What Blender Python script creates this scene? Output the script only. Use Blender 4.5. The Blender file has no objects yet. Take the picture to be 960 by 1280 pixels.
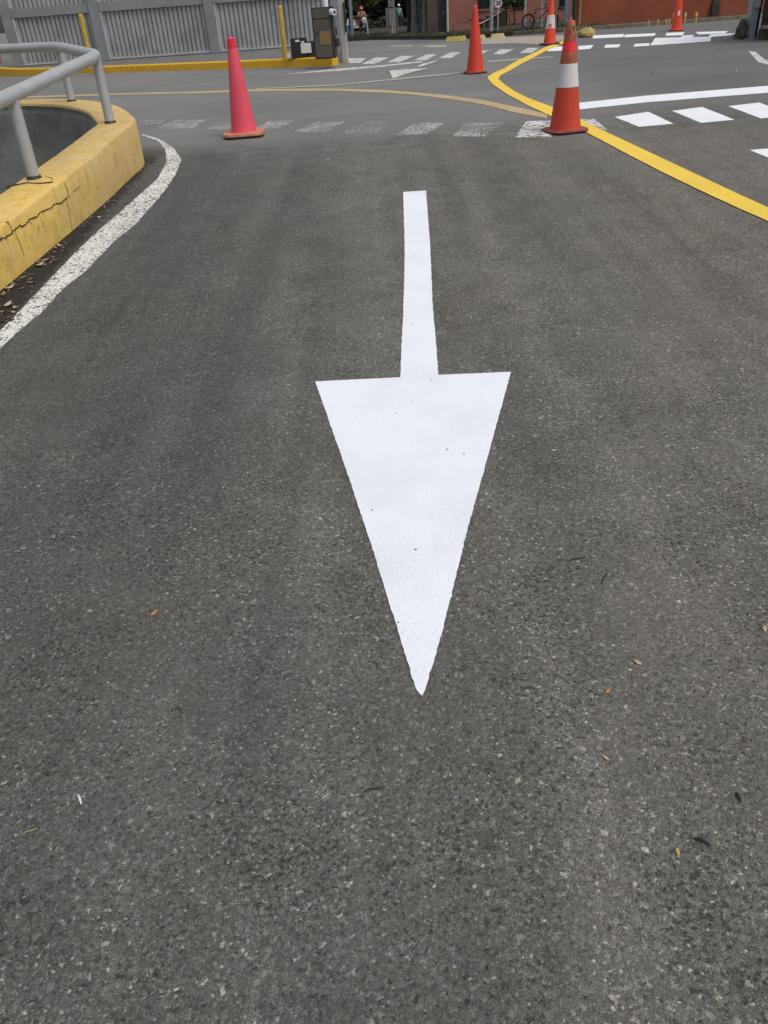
import bpy, bmesh, math, random
from mathutils import Vector, Matrix
from mathutils.geometry import delaunay_2d_cdt
random.seed(7)
S = bpy.context.scene
COL = S.collection
R = math.radians

# ------------------------------------------------------------------ camera
FPX, PITCH, ROLL = 990.0, R(32.7), R(4.2)
EYE = Vector((0, 0, 1.5))
_r0 = Vector((1, 0, 0)); FW = Vector((0, math.cos(PITCH), -math.sin(PITCH))); _u0 = Vector((0, math.sin(PITCH), math.cos(PITCH)))
RT = math.cos(ROLL)*_r0 - math.sin(ROLL)*_u0
UP = math.sin(ROLL)*_r0 + math.cos(ROLL)*_u0
cam_d = bpy.data.cameras.new('camera'); cam = bpy.data.objects.new('camera', cam_d); COL.objects.link(cam)
cam_d.sensor_fit = 'AUTO'; cam_d.sensor_width = 36; cam_d.lens = FPX/1280*36
cam_d.clip_start = 0.05; cam_d.clip_end = 3000
cam.matrix_world = Matrix(((RT.x, UP.x, -FW.x, EYE.x), (RT.y, UP.y, -FW.y, EYE.y), (RT.z, UP.z, -FW.z, EYE.z), (0, 0, 0, 1)))
S.camera = cam

# ------------------------------------------------------------------ ground height: a ramp that crests and falls away
_SY = [-50, 7.5, 10.5, 18, 24, 46, 52, 900]; _SS = [.0445, .0445, .016, .016, -.036, -.036, 0, 0]
def _slope(y):
    for i in range(len(_SY)-1):
        if y <= _SY[i+1]:
            t = (y-_SY[i])/(_SY[i+1]-_SY[i]); return _SS[i]+(_SS[i+1]-_SS[i])*t
    return 0
_H = 0.05; _Y0 = -30; _T = [0.0]
for _i in range(int(110/_H)): _T.append(_T[-1]+_slope(_Y0+(_i+.5)*_H)*_H)
_off = _T[int(30/_H)]
def g(y):
    f = max(0, min((y-_Y0)/_H, len(_T)-2)); i = int(f); return _T[i]+(_T[i+1]-_T[i])*(f-i)-_off
def ray(x, y): return (x-480)/FPX*RT-(y-640)/FPX*UP+FW
def gp(x, y, off=0.0):
    d = ray(x, y); t = .8
    while t < 400:
        p = EYE+d*t
        if p.z < g(p.y)+off: break
        t += .02 if t < 30 else .1
    lo, hi = t-.12, t
    for _ in range(26):
        m = (lo+hi)/2; p = EYE+d*m
        if p.z < g(p.y)+off: hi = m
        else: lo = m
    return EYE+d*hi
def pz(x, y, z):
    d = ray(x, y); return EYE+d*((z-EYE.z)/d.z)
def py(x, y, Y):
    d = ray(x, y); return EYE+d*(Y/d.y)
def hz(P, y):
    "height of the point on the vertical through P that is seen at pixel row y"
    lo, hi = P.z-3, P.z+12
    for _ in range(40):
        m = (lo+hi)/2; v = Vector((P.x, P.y, m))-EYE
        if 640-FPX*v.dot(UP)/v.dot(FW) > y: lo = m
        else: hi = m
    return lo

# ------------------------------------------------------------------ materials
def new_mat(name):
    m = bpy.data.materials.new(name); m.use_nodes = True
    nt = m.node_tree; b = nt.nodes['Principled BSDF']; return m, nt, b
def N(nt, typ, **kw):
    n = nt.nodes.new(typ)
    for k, v in kw.items():
        if k in n.inputs: n.inputs[k].default_value = v
        else: setattr(n, k, v)
    return n
def L(nt, a, b): nt.links.new(a, b)
def math_node(nt, op, a, b=None, clamp=False):
    n = nt.nodes.new('ShaderNodeMath'); n.operation = op; n.use_clamp = clamp
    for i, v in enumerate((a, b)):
        if v is None: continue
        if isinstance(v, (int, float)): n.inputs[i].default_value = v
        else: L(nt, v, n.inputs[i])
    return n.outputs[0]
def mixc(nt, fac, a, b, mode='MIX'):
    n = nt.nodes.new('ShaderNodeMix'); n.data_type = 'RGBA'; n.blend_type = mode
    for s, v in ((n.inputs[0], fac), (n.inputs[6], a), (n.inputs[7], b)):
        if hasattr(v, 'links'): L(nt, v, s)
        else: s.default_value = v if isinstance(v, (int, float)) else ((*v, 1) if len(v) == 3 else v)
    return n.outputs[2]
def ramp(nt, v, stops):
    n = nt.nodes.new('ShaderNodeValToRGB'); e = n.color_ramp.elements
    while len(e) < len(stops): e.new(.5)
    for el, (p, c) in zip(e, stops):
        el.position = p; el.color = (c, c, c, 1) if isinstance(c, (int, float)) else (*c, 1)
    L(nt, v, n.inputs[0]); return n.outputs[0]
def pos(nt): return N(nt, 'ShaderNodeNewGeometry').outputs['Position']
def scaled(nt, v, s):
    n = nt.nodes.new('ShaderNodeMapping'); n.inputs['Scale'].default_value = s; L(nt, v, n.inputs['Vector']); return n.outputs[0]
def noise(nt, v, scale, detail=4, rough=.6):
    n = N(nt, 'ShaderNodeTexNoise', Scale=scale, Detail=detail, Roughness=rough)
    if v is not None: L(nt, v, n.inputs['Vector'])
    return n.outputs['Fac']
def bump(nt, b, h, dist, strength=1.0):
    n = N(nt, 'ShaderNodeBump', Distance=dist, Strength=strength); L(nt, h, n.inputs['Height']); L(nt, n.outputs[0], b.inputs['Normal'])
def mat(name, col, rough=.6, var=.12, scale=6.0, dirt=None, dscale=3.0, damt=.5, metal=0.0, bmp=0.0, bscale=40, space='obj'):
    "plain paint / metal / plastic with tonal variation, dirt and slight relief"
    m, nt, b = new_mat(name)
    tc = N(nt, 'ShaderNodeTexCoord').outputs['Object'] if space == 'obj' else pos(nt)
    n1 = noise(nt, tc, scale, 5)
    dark = tuple(c*(1-var*1.6) for c in col); lite = tuple(min(1, c*(1+var)) for c in col)
    c = mixc(nt, ramp(nt, n1, [(.3, 0), (.7, 1)]), dark, lite)
    if dirt:
        n2 = noise(nt, tc, dscale, 7, .72)
        c = mixc(nt, math_node(nt, 'MULTIPLY', ramp(nt, n2, [(.5, 0), (.68, 1)]), damt), c, dirt)
    L(nt, c, b.inputs['Base Color'])
    b.inputs['Roughness'].default_value = rough; b.inputs['Metallic'].default_value = metal
    if bmp: bump(nt, b, noise(nt, tc, bscale, 5), bmp)
    return m

def asphalt_tex(nt):
    "aggregate pattern shared by the road and by paint lying on it; returns (colour, height)"
    P = pos(nt)
    sep = N(nt, 'ShaderNodeSeparateXYZ'); L(nt, P, sep.inputs[0])
    dn = N(nt, 'ShaderNodeTexNoise', Scale=60.0, Detail=2.0); L(nt, P, dn.inputs['Vector'])
    add = nt.nodes.new('ShaderNodeVectorMath'); add.operation = 'MULTIPLY_ADD'; L(nt, dn.outputs['Color'], add.inputs[0]); add.inputs[1].default_value = (.010,)*3; L(nt, P, add.inputs[2])
    W = add.outputs[0]
    def vor(scale, feat='F1', src=W):
        n = nt.nodes.new('ShaderNodeTexVoronoi'); n.feature = feat; n.inputs['Scale'].default_value = scale; L(nt, src, n.inputs['Vector']); return n
    big = vor(72); bigd = vor(72, 'DISTANCE_TO_EDGE'); med = vor(165); medd = vor(165, 'DISTANCE_TO_EDGE'); fine = noise(nt, P, 420, 3, .7)
    sb = N(nt, 'ShaderNodeSeparateColor'); L(nt, big.outputs['Color'], sb.inputs[0])
    sm = N(nt, 'ShaderNodeSeparateColor'); L(nt, med.outputs['Color'], sm.inputs[0])
    # which big cells are bare stones, and how pale
    patch = noise(nt, P, 1.1, 5, .6)
    expo = math_node(nt, 'MULTIPLY_ADD', patch, .9); expo.node.inputs[2].default_value = -.21
    bare = math_node(nt, 'LESS_THAN', sb.outputs[0], expo)
    inside = ramp(nt, bigd.outputs['Distance'], [(.05, 0), (.16, 1)])
    bare = math_node(nt, 'MULTIPLY', bare, inside)
    tone = ramp(nt, sb.outputs[1], [(0, .052), (.5, .074), (.9, .096), (.98, .125), (1, .19)])
    mt = ramp(nt, sm.outputs[0], [(0, .030), (.06, .050), (.45, .066), (.85, .084), (.965, .115), (1, .22)])
    crev = ramp(nt, medd.outputs['Distance'], [(0, .74), (.10, 1)])
    mt = mixc(nt, 1.0, mt, crev, 'MULTIPLY')
    mt = mixc(nt, .75, mt, ramp(nt, fine, [(.3, .48), (.7, 1.5)]), 'MULTIPLY')
    # clogged, smoother areas of binder between the open-grained ones
    smooth = ramp(nt, noise(nt, P, 2.0, 6, .68), [(.44, 0), (.62, .45)])
    mt = mixc(nt, smooth, mt, ramp(nt, fine, [(.25, .052), (.75, .086)]))
    c = mixc(nt, bare, mt, tone)
    hue = mixc(nt, sb.outputs[2], (1.0, .965, .89), (1.0, .995, 1.0))
    c = mixc(nt, 1.0, c, hue, 'MULTIPLY')
    grain = noise(nt, P, 78, 5, .8)
    c = mixc(nt, 1.0, c, ramp(nt, grain, [(.30, .66), (.70, 1.36)]), 'MULTIPLY')
    pit = math_node(nt, 'ADD', math_node(nt, 'MULTIPLY', noise(nt, P, 85, 4, .65), .74), math_node(nt, 'MULTIPLY', noise(nt, P, 4.5, 4, .6), .26))
    pitm = ramp(nt, pit, [(.365, .85), (.435, 0)])
    c = mixc(nt, pitm, c, (.020, .019, .017))  # dark binder in the pits, plus relief self-shadow put into the colour
    h = mixc(nt, bare, ramp(nt, medd.outputs['Distance'], [(0, .32), (.2, .60)]), ramp(nt, bigd.outputs['Distance'], [(0, .2), (.25, 1)]))
    h = mixc(nt, .25, h, fine)
    h = mixc(nt, pitm, h, (0, 0, 0))
    return P, sep, c, h, patch

def asphalt():
    m, nt, b = new_mat('asphalt')
    P, sep, c, h, patch = asphalt_tex(nt)
    # wheel-worn lengthwise bands and binder-rich dark patches
    st = noise(nt, scaled(nt, P, (2.6, .13, 1)), 1.6, 5, .6)
    c = mixc(nt, 1.0, c, ramp(nt, st, [(.30, (.77, .77, .77)), (.70, (1.16, 1.16, 1.15))]), 'MULTIPLY')
    st2 = noise(nt, P, 3.2, 6, .7)
    c = mixc(nt, 1.0, c, ramp(nt, st2, [(.32, (.86, .86, .86)), (.68, (1.10, 1.10, 1.09))]), 'MULTIPLY')
    warm = noise(nt, P, .7, 4, .6)
    c = mixc(nt, 1.0, c, ramp(nt, warm, [(.36, (.97, .98, 1.0)), (.64, (1.018, 1.0, .958))]), 'MULTIPLY')
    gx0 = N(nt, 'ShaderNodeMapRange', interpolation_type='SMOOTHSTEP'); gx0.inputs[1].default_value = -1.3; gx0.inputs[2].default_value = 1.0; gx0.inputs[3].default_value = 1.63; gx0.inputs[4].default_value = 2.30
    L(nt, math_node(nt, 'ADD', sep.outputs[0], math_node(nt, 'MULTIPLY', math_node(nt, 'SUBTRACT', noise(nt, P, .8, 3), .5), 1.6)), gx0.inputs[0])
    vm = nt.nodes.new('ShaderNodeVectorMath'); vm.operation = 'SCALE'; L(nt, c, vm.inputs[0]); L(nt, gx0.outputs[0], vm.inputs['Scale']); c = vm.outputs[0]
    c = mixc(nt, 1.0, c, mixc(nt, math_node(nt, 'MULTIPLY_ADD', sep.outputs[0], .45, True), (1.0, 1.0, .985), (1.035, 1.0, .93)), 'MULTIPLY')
    # the older, smoother and paler surface of the junction beyond the worn crossing
    wob = math_node(nt, 'MULTIPLY_ADD', noise(nt, P, 1.4, 6, .7), 1.0); wob.node.inputs[2].default_value = -.5
    yy = math_node(nt, 'ADD', sep.outputs[1], wob)
    far = N(nt, 'ShaderNodeMapRange', interpolation_type='SMOOTHSTEP'); far.inputs[1].default_value = 7.0; far.inputs[2].default_value = 10.2; L(nt, yy, far.inputs[0])
    fc = ramp(nt, noise(nt, P, 140, 4, .7), [(.3, (.115, .114, .11)), (.7, (.245, .243, .235))])
    fc = mixc(nt, 1.0, fc, ramp(nt, noise(nt, scaled(nt, P, (.5, .9, 1)), .8, 6, .6), [(.3, (.80, .80, .81)), (.7, (1.09, 1.09, 1.08))]), 'MULTIPLY')
    fr_ = N(nt, 'ShaderNodeMapRange', interpolation_type='SMOOTHSTEP'); fr_.inputs[1].default_value = 2.2; fr_.inputs[2].default_value = 4.0; L(nt, math_node(nt, 'ADD', sep.outputs[0], wob), fr_.inputs[0])
    fc = mixc(nt, fr_.outputs[0], fc, mixc(nt, 1.0, fc, (.80, .80, .81), 'MULTIPLY'))
    c = mixc(nt, far.outputs[0], c, fc)
    # dark seam between both surfaces
    seam = N(nt, 'ShaderNodeMapRange'); seam.inputs[1].default_value = .75; seam.inputs[2].default_value = .1
    L(nt, math_node(nt, 'ABSOLUTE', math_node(nt, 'SUBTRACT', yy, 8.35)), seam.inputs[0])
    c = mixc(nt, math_node(nt, 'MULTIPLY', seam.outputs[0], ramp(nt, noise(nt, P, 5, 6, .7), [(.4, .0), (.7, .6)])), c, (.05, .047, .043))
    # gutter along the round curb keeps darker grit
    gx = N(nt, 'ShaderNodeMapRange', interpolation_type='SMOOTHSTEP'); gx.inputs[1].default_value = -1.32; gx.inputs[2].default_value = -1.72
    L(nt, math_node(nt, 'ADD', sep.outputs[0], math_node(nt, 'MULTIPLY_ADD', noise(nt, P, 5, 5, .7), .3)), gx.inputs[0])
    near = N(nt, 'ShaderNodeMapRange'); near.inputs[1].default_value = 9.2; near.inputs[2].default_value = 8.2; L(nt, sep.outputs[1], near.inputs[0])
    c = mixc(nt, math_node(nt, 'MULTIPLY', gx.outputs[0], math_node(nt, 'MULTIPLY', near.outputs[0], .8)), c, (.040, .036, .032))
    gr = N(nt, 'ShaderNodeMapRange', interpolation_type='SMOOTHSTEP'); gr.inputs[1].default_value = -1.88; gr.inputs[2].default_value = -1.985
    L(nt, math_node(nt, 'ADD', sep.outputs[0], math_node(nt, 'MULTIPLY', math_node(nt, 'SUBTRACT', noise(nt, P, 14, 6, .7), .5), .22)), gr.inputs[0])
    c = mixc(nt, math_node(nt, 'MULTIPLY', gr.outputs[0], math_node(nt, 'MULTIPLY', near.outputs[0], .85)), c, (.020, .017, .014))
    # small stains and fine hair cracks
    sv = nt.nodes.new('ShaderNodeTexVoronoi'); sv.inputs['Scale'].default_value = 2.3; L(nt, P, sv.inputs['Vector'])
    c = mixc(nt, ramp(nt, math_node(nt, 'ADD', sv.outputs['Distance'], math_node(nt, 'MULTIPLY', noise(nt, P, 18, 5), .12)), [(.085, .45), (.14, 0)]), c, (.045, .042, .037))
    L(nt, c, b.inputs['Base Color'])
    b.inputs['Roughness'].default_value = .93
    b.inputs['Specular IOR Level'].default_value = .25
    hh = mixc(nt, far.outputs[0], h, (.5, .5, .5))
    bump(nt, b, hh, .0060, 1.0)
    return m

def paint(name, col, wear=0.0, wscale=22.0, rough=.8, dirt=.12, speck=0.0, wd=8, wr=.78):
    "road paint following the aggregate below; worn paint opens up onto the road"
    m, nt, b = new_mat(name)
    P, sep, ac, h, patch = asphalt_tex(nt)
    n1 = noise(nt, P, 2.6, 6, .65)
    c = mixc(nt, ramp(nt, n1, [(.45, 0), (.75, dirt)]), col, tuple(x*.55 for x in col))
    n0 = noise(nt, P, 260, 3, .7)
    c = mixc(nt, ramp(nt, n0, [(.3, .10), (.55, 0)]), c, tuple(x*.6 for x in col))
    if speck:
        v = nt.nodes.new('ShaderNodeTexVoronoi'); v.inputs['Scale'].default_value = 17; L(nt, P, v.inputs['Vector'])
        sc = N(nt, 'ShaderNodeSeparateColor'); L(nt, v.outputs['Color'], sc.inputs[0])
        sp = math_node(nt, 'MULTIPLY', math_node(nt, 'LESS_THAN', v.outputs['Distance'], .075), math_node(nt, 'LESS_THAN', sc.outputs[0], speck))
        c = mixc(nt, sp, c, (.16, .15, .14))
        # pinholes where the aggregate's pits took no paint
        med = nt.nodes.new('ShaderNodeTexVoronoi'); med.inputs['Scale'].default_value = 120; L(nt, P, med.inputs['Vector'])
        ph = math_node(nt, 'MULTIPLY', ramp(nt, med.outputs['Distance'], [(.16, 1), (.24, 0)]), ramp(nt, noise(nt, P, 5, 5, .75), [(.57, 0), (.72, .75)]))
        c = mixc(nt, ph, c, (.36, .35, .34))
    L(nt, c, b.inputs['Base Color'])
    b.inputs['Roughness'].default_value = rough; b.inputs['Specular IOR Level'].default_value = .2
    bump(nt, b, h, .0017, .9)
    if wear:
        w1 = noise(nt, P, wscale, wd, wr); w2 = noise(nt, P, 4.0, 3)
        w = math_node(nt, 'ADD', math_node(nt, 'MULTIPLY', w1, .84), math_node(nt, 'MULTIPLY', w2, .16))
        keep = ramp(nt, w, [(max(0, wear-.03), 0), (min(1, wear+.03), 1)])
        tr = N(nt, 'ShaderNodeBsdfTransparent'); mx = N(nt, 'ShaderNodeMixShader')
        L(nt, keep, mx.inputs[0]); L(nt, tr.outputs[0], mx.inputs[1]); L(nt, b.outputs[0], mx.inputs[2])
        L(nt, mx.outputs[0], nt.nodes['Material Output'].inputs['Surface'])
    return m

def brick(name, c1, c2, mortar, scale):
    m, nt, b = new_mat(name)
    P = pos(nt); sw = N(nt, 'ShaderNodeSeparateXYZ'); L(nt, P, sw.inputs[0]); cb = N(nt, 'ShaderNodeCombineXYZ')
    L(nt, math_node(nt, 'ADD', sw.outputs[0], sw.outputs[1]), cb.inputs[0]); L(nt, sw.outputs[2], cb.inputs[1])
    t = N(nt, 'ShaderNodeTexBrick', Scale=scale); t.inputs['Mortar Size'].default_value = .012
    t.inputs['Color1'].default_value = (*c1, 1); t.inputs['Color2'].default_value = (*c2, 1); t.inputs['Mortar'].default_value = (*mortar, 1)
    t.inputs['Brick Width'].default_value = .25; t.inputs['Row Height'].default_value = .075
    L(nt, cb.outputs[0], t.inputs['Vector'])
    n = noise(nt, P, .8, 6, .65)
    c = mixc(nt, 1.0, t.outputs['Color'], ramp(nt, n, [(.3, (.72, .70, .70)), (.7, (1.15, 1.12, 1.1))]), 'MULTIPLY')
    L(nt, c, b.inputs['Base Color']); b.inputs['Roughness'].default_value = .85
    bump(nt, b, t.outputs['Fac'], -.004)
    return m

def yellow_curb(name, top, side, chip=(.23, .15, .07), amt=1.0, near=None):
    m, nt, b = new_mat(name)
    P = pos(nt)
    n1 = noise(nt, P, 3.5, 6, .65)
    c = mixc(nt, ramp(nt, n1, [(.3, 0), (.7, 1)]), side, top)
    if near:
        sx = N(nt, 'ShaderNodeSeparateXYZ'); L(nt, P, sx.inputs[0])
        nf = N(nt, 'ShaderNodeMapRange', interpolation_type='SMOOTHSTEP'); nf.inputs[1].default_value = 6.9; nf.inputs[2].default_value = 5.4
        L(nt, math_node(nt, 'ADD', sx.outputs[1], math_node(nt, 'MULTIPLY', math_node(nt, 'SUBTRACT', noise(nt, P, 4, 5), .5), 1.6)), nf.inputs[0])
        c = mixc(nt, nf.outputs[0], c, near)
    run = noise(nt, scaled(nt, P, (9, 9, 1.6)), 1.5, 6, .7)
    c = mixc(nt, ramp(nt, run, [(.56, 0), (.74, .5*amt)]), c, (.30, .17, .05))
    bl = noise(nt, P, 7, 7, .7)
    c = mixc(nt, ramp(nt, bl, [(.47, 0), (.66, .5)]), c, tuple(x*k for x, k in zip(side, (.80, .66, .45))))
    bl2 = noise(nt, scaled(nt, P, (1, 1, 2)), 4.3, 6, .7)
    c = mixc(nt, ramp(nt, bl2, [(.5, 0), (.7, .45)]), c, tuple(min(1, x*k) for x, k in zip(top, (1.12, 1.16, 1.5))))
    sp = noise(nt, P, 16, 8, .75)
    c = mixc(nt, ramp(nt, sp, [(.575, 0), (.65, .7*amt)]), c, chip)
    fine = noise(nt, P, 90, 4, .7)
    c = mixc(nt, ramp(nt, fine, [(.3, .25), (.5, 0)]), c, tuple(x*.6 for x in side))
    L(nt, c, b.inputs['Base Color']); b.inputs['Roughness'].default_value = .7
    bump(nt, b, mixc(nt, .5, noise(nt, P, 26, 8, .7), fine), .010)
    return m

def leafmat(name, c1, c2):
    m, nt, b = new_mat(name)
    n = noise(nt, pos(nt), 1.3, 5, .7)
    oi = N(nt, 'ShaderNodeNewGeometry')
    c = mixc(nt, ramp(nt, n, [(.35, 0), (.65, 1)]), c1, c2)
    c = mixc(nt, 1.0, c, ramp(nt, oi.outputs['Random Per Island'], [(0, .55), (1, 1.5)]), 'MULTIPLY')
    L(nt, c, b.inputs['Base Color']); b.inputs['Roughness'].default_value = .6
    return m

M = dict(
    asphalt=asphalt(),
    white=paint('fresh_white_paint', (.765, .79, .845), dirt=.22, speck=.5),
    white2=paint('new_white_paint', (.77, .79, .82), dirt=.14),
    wornwhite=paint('worn_white_paint', (.58, .58, .56), wear=.525, wscale=44, dirt=.5),
    edgewhite=paint('edge_white_paint', (.69, .68, .64), wear=.458, wscale=48, dirt=.35, wd=5, wr=.66),
    oldwhite=paint('old_white_paint', (.58, .58, .56), wear=.44, wscale=16, dirt=.4),
    wornwhite2=paint('worn_white_paint_thin', (.56, .56, .54), wear=.55, wscale=40, dirt=.5),
    patchwhite=paint('patchy_white_paint', (.66, .65, .62), wear=.48, wscale=16, dirt=.3),
    yellow=paint('fresh_yellow_paint', (.80, .555, .085), dirt=.25),
    oldyellow=paint('faded_yellow_paint', (.47, .36, .20), wear=.33, wscale=12, dirt=.5),
    faint=paint('faint_line_paint', (.40, .37, .31), wear=.42, wscale=14, dirt=.4),
    curb=yellow_curb('yellow_curb_paint', (.65, .475, .205), (.57, .385, .12), near=(.77, .525, .125)),
    curb2=yellow_curb('strong_yellow_curb_paint', (.74, .44, .022), (.68, .38, .016), amt=.9),
    pit=mat('pit_concrete', (.20, .205, .19), .9, .3, 2.2, (.10, .10, .09), 1.2, .8, bmp=.01, space='pos'),
    rail=mat('railing_grey_paint', (.36, .37, .38), .38, .06, 5, (.25, .25, .25), 9, .3, metal=.0, bmp=.001, bscale=60),
    fence=mat('fence_grey_paint', (.32, .33, .335), .45, .12, 2.5, (.13, .13, .13), 1.5, .5, space='pos'),
    fencepost=mat('fence_post_paint', (.22, .235, .24), .5, .10, 2, (.14, .13, .12), 1.5, .5, space='pos'),
    trim=mat('pale_trim', (.46, .48, .50), .4, .1, 5, metal=.2, space='pos'),
    pave=mat('concrete_pavement', (.15, .147, .14), .9, .2, 3, (.09, .08, .07), 2, .6, bmp=.004, space='pos'),
    tan=mat('tan_pavement', (.36, .31, .25), .9, .15, 2.5, (.24, .22, .19), 1.6, .7, space='pos'),
    conc=mat('pale_concrete', (.40, .39, .36), .85, .15, 4, (.22, .20, .17), 3, .6, bmp=.004),
    mottled=mat('mottled_concrete', (.27, .26, .24), .9, .3, 8, (.09, .085, .08), 9, .9, bmp=.004),
    steel=mat('grey_blue_steel', (.27, .30, .34), .5, .15, 6, (.14, .14, .14), 4, .6),
    galv=mat('galvanised_pole', (.34, .36, .37), .5, .12, 5, (.2, .2, .19), 4, .4),
    palepipe=mat('pale_pipe', (.56, .55, .52), .6, .1, 5),
    darkbrown=mat('dark_brown_wall', (.085, .062, .05), .8, .2, 1.2, space='pos'),
    redwall=mat('red_plaster_wall', (.235, .060, .028), .85, .16, .7, (.155, .036, .02), .5, .7, bmp=.002, space='pos'),
    pinkwall=mat('faded_red_wall', (.27, .115, .085), .85, .10, .8, (.2, .085, .065), .6, .5, space='pos'),
    brickm=brick('red_brick', (.30, .10, .055), (.22, .075, .045), (.25, .2, .17), 1.0),
    green=mat('dark_green_door_paint', (.018, .034, .03), .35, .2, 2),
    glass=mat('dark_window_glass', (.012, .02, .02), .12, .2, 2),
    black=mat('black_plastic', (.02, .02, .021), .45, .2, 8, (.05, .05, .05), 5, .4),
    rubber=mat('tyre_rubber', (.018, .018, .018), .8, .2, 8),
    kiosk=mat('kiosk_olive_steel', (.08, .077, .062), .32, .12, 3, (.07, .065, .05), 3, .4),
    kioskside=mat('kiosk_grey_side', (.13, .135, .14), .4, .15, 4),
    amber=mat('kiosk_amber_reflection', (.20, .125, .05), .35, .12, 6),
    white_pl=mat('white_plastic', (.72, .73, .74), .45, .05, 6, (.5, .49, .47), 4, .3),
    pink=mat('faded_pink_plastic', (.70, .070, .115), .55, .07, 3, (.46, .09, .09), 6, .6),
    pinktop=mat('deep_red_plastic', (.60, .018, .035), .45, .08, 4),
    pinkbase=mat('scuffed_orange_base', (.62, .24, .15), .65, .2, 9, (.14, .06, .045), 7, .7),
    orange=mat('orange_red_plastic', (.49, .040, .014), .5, .07, 4, (.36, .04, .02), 7, .5),
    orange2=mat('bright_orange_plastic', (.58, .038, .016), .5, .06, 4, (.48, .034, .016), 7, .4),
    orange3=mat('vivid_orange_plastic', (.74, .062, .018), .5, .06, 4, (.62, .05, .02), 7, .4),
    dirtyor=mat('dirty_orange_plastic', (.36, .075, .035), .6, .25, 14, (.13, .05, .03), 16, .9),
    redband=mat('bright_red_tape', (.75, .02, .03), .4, .06, 8),
    collar=mat('white_reflective_collar', (.60, .57, .60), .5, .05, 6, (.42, .38, .39), 6, .5),
    conebase=mat('dark_red_base', (.30, .065, .04), .7, .25, 9, (.07, .03, .025), 8, .8),
    blackbase=mat('black_cone_base', (.022, .02, .02), .8, .2, 9),
    ypost=mat('yellow_post_paint', (.49, .33, .035), .55, .15, 5, (.30, .2, .03), 6, .5),
    bollard=mat('orange_yellow_bollard_paint', (.47, .25, .06), .65, .2, 6, (.25, .14, .05), 5, .6),
    stop=mat('worn_yellow_concrete', (.50, .38, .09), .85, .2, 6, (.30, .25, .13), 4, .7, bmp=.004),
    paleyellow=mat('pale_yellow_concrete', (.56, .46, .22), .85, .2, 6, (.36, .31, .2), 4, .7, bmp=.004),
    bark=mat('grey_bark', (.22, .21, .19), .95, .4, 5, (.03, .028, .022), 5, .9, bmp=.02, bscale=12),
    darkbark=mat('dark_bark', (.04, .036, .03), .95, .4, 5, (.09, .085, .07), 6, .7, bmp=.02, bscale=12),
    stone=mat('mossy_stone', (.075, .072, .05), .95, .4, 7, (.05, .055, .03), 5, .8, bmp=.03, bscale=9),
    darkstone=mat('dark_kerb_stone', (.055, .052, .042), .95, .3, 4, (.035, .04, .022), 3, .8, bmp=.01, space='pos'),
    ystone=mat('yellow_painted_rock', (.46, .36, .13), .9, .3, 8, (.16, .13, .07), 8, .9, bmp=.03, bscale=10),
    tankerb=mat('tan_kerb_stone', (.20, .165, .12), .95, .25, 3, (.10, .095, .05), 2, .7, bmp=.01, space='pos'),
    verge=mat('verge_earth_grass', (.030, .031, .017), .95, .35, 3, (.045, .038, .024), 2, .8, bmp=.02, space='pos'),
    grass=leafmat('grass_blades', (.05, .058, .02), (.085, .085, .038)),
    leafdark=leafmat('dark_leaves', (.012, .022, .009), (.022, .038, .012)),
    leafmid=leafmat('olive_leaves', (.07, .10, .02), (.13, .15, .03)),
    leafshrub=leafmat('shrub_leaves', (.02, .045, .015), (.05, .085, .025)),
    hairline=mat('hairline_crack', (.20, .11, .05), .95, .2, 9),
    crack=mat('crack_shadow', (.05, .032, .018), .95, .2, 9),
    blue=mat('blue_panel_paint', (.03, .15, .33), .5, .15, 5),
    signwhite=mat('white_sign_face', (.72, .72, .72), .45, .03, 5),
    ink=mat('black_sign_ink', (.03, .03, .03), .5, .05, 5),
    backgrey=mat('sign_back_grey', (.30, .31, .30), .55, .12, 6, (.22, .2, .17), 5, .5),
    steps=mat('dark_concrete_stairs', (.075, .055, .05), .9, .2, 2, space='pos'),
    skin=mat('skin', (.30, .17, .11), .6, .06, 5),
    teal=mat('teal_cloth', (.10, .36, .29), .85, .15, 6),
    darkcloth=mat('dark_cloth', (.025, .026, .03), .9, .15, 6),
    rosecloth=mat('rose_cloth', (.45, .20, .20), .85, .15, 6),
    helmet=mat('red_helmet', (.50, .03, .03), .3, .05, 6),
    grit=mat('gutter_grit', (.22, .19, .15), .9, .35, 9, (.05, .04, .03), 5, .8, space='pos'),
    dry=mat('dry_leaf', (.20, .13, .075), .8, .3, 30), orleaf=mat('orange_leaf', (.46, .19, .06), .7, .15, 30),
    yleaf=mat('yellow_leaf', (.42, .31, .12), .7, .15, 30), paleleaf=mat('pale_leaf', (.42, .33, .22), .8, .2, 30),
    twig=mat('dark_twig', (.022, .019, .017), .9, .2, 30), straw=mat('straw', (.34, .27, .13), .8, .2, 30), chip=mat('white_chip', (.62, .61, .58), .7, .1, 30),
    brownpipe=mat('mossy_drainpipe', (.075, .062, .04), .9, .3, 3, (.03, .03, .02), 2, .7, space='pos'),
    darkwall=mat('dark_mossy_wall', (.05, .052, .042), .95, .25, 2.0, (.025, .028, .02), 1.4, .8, bmp=.006, space='pos'),
)

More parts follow.
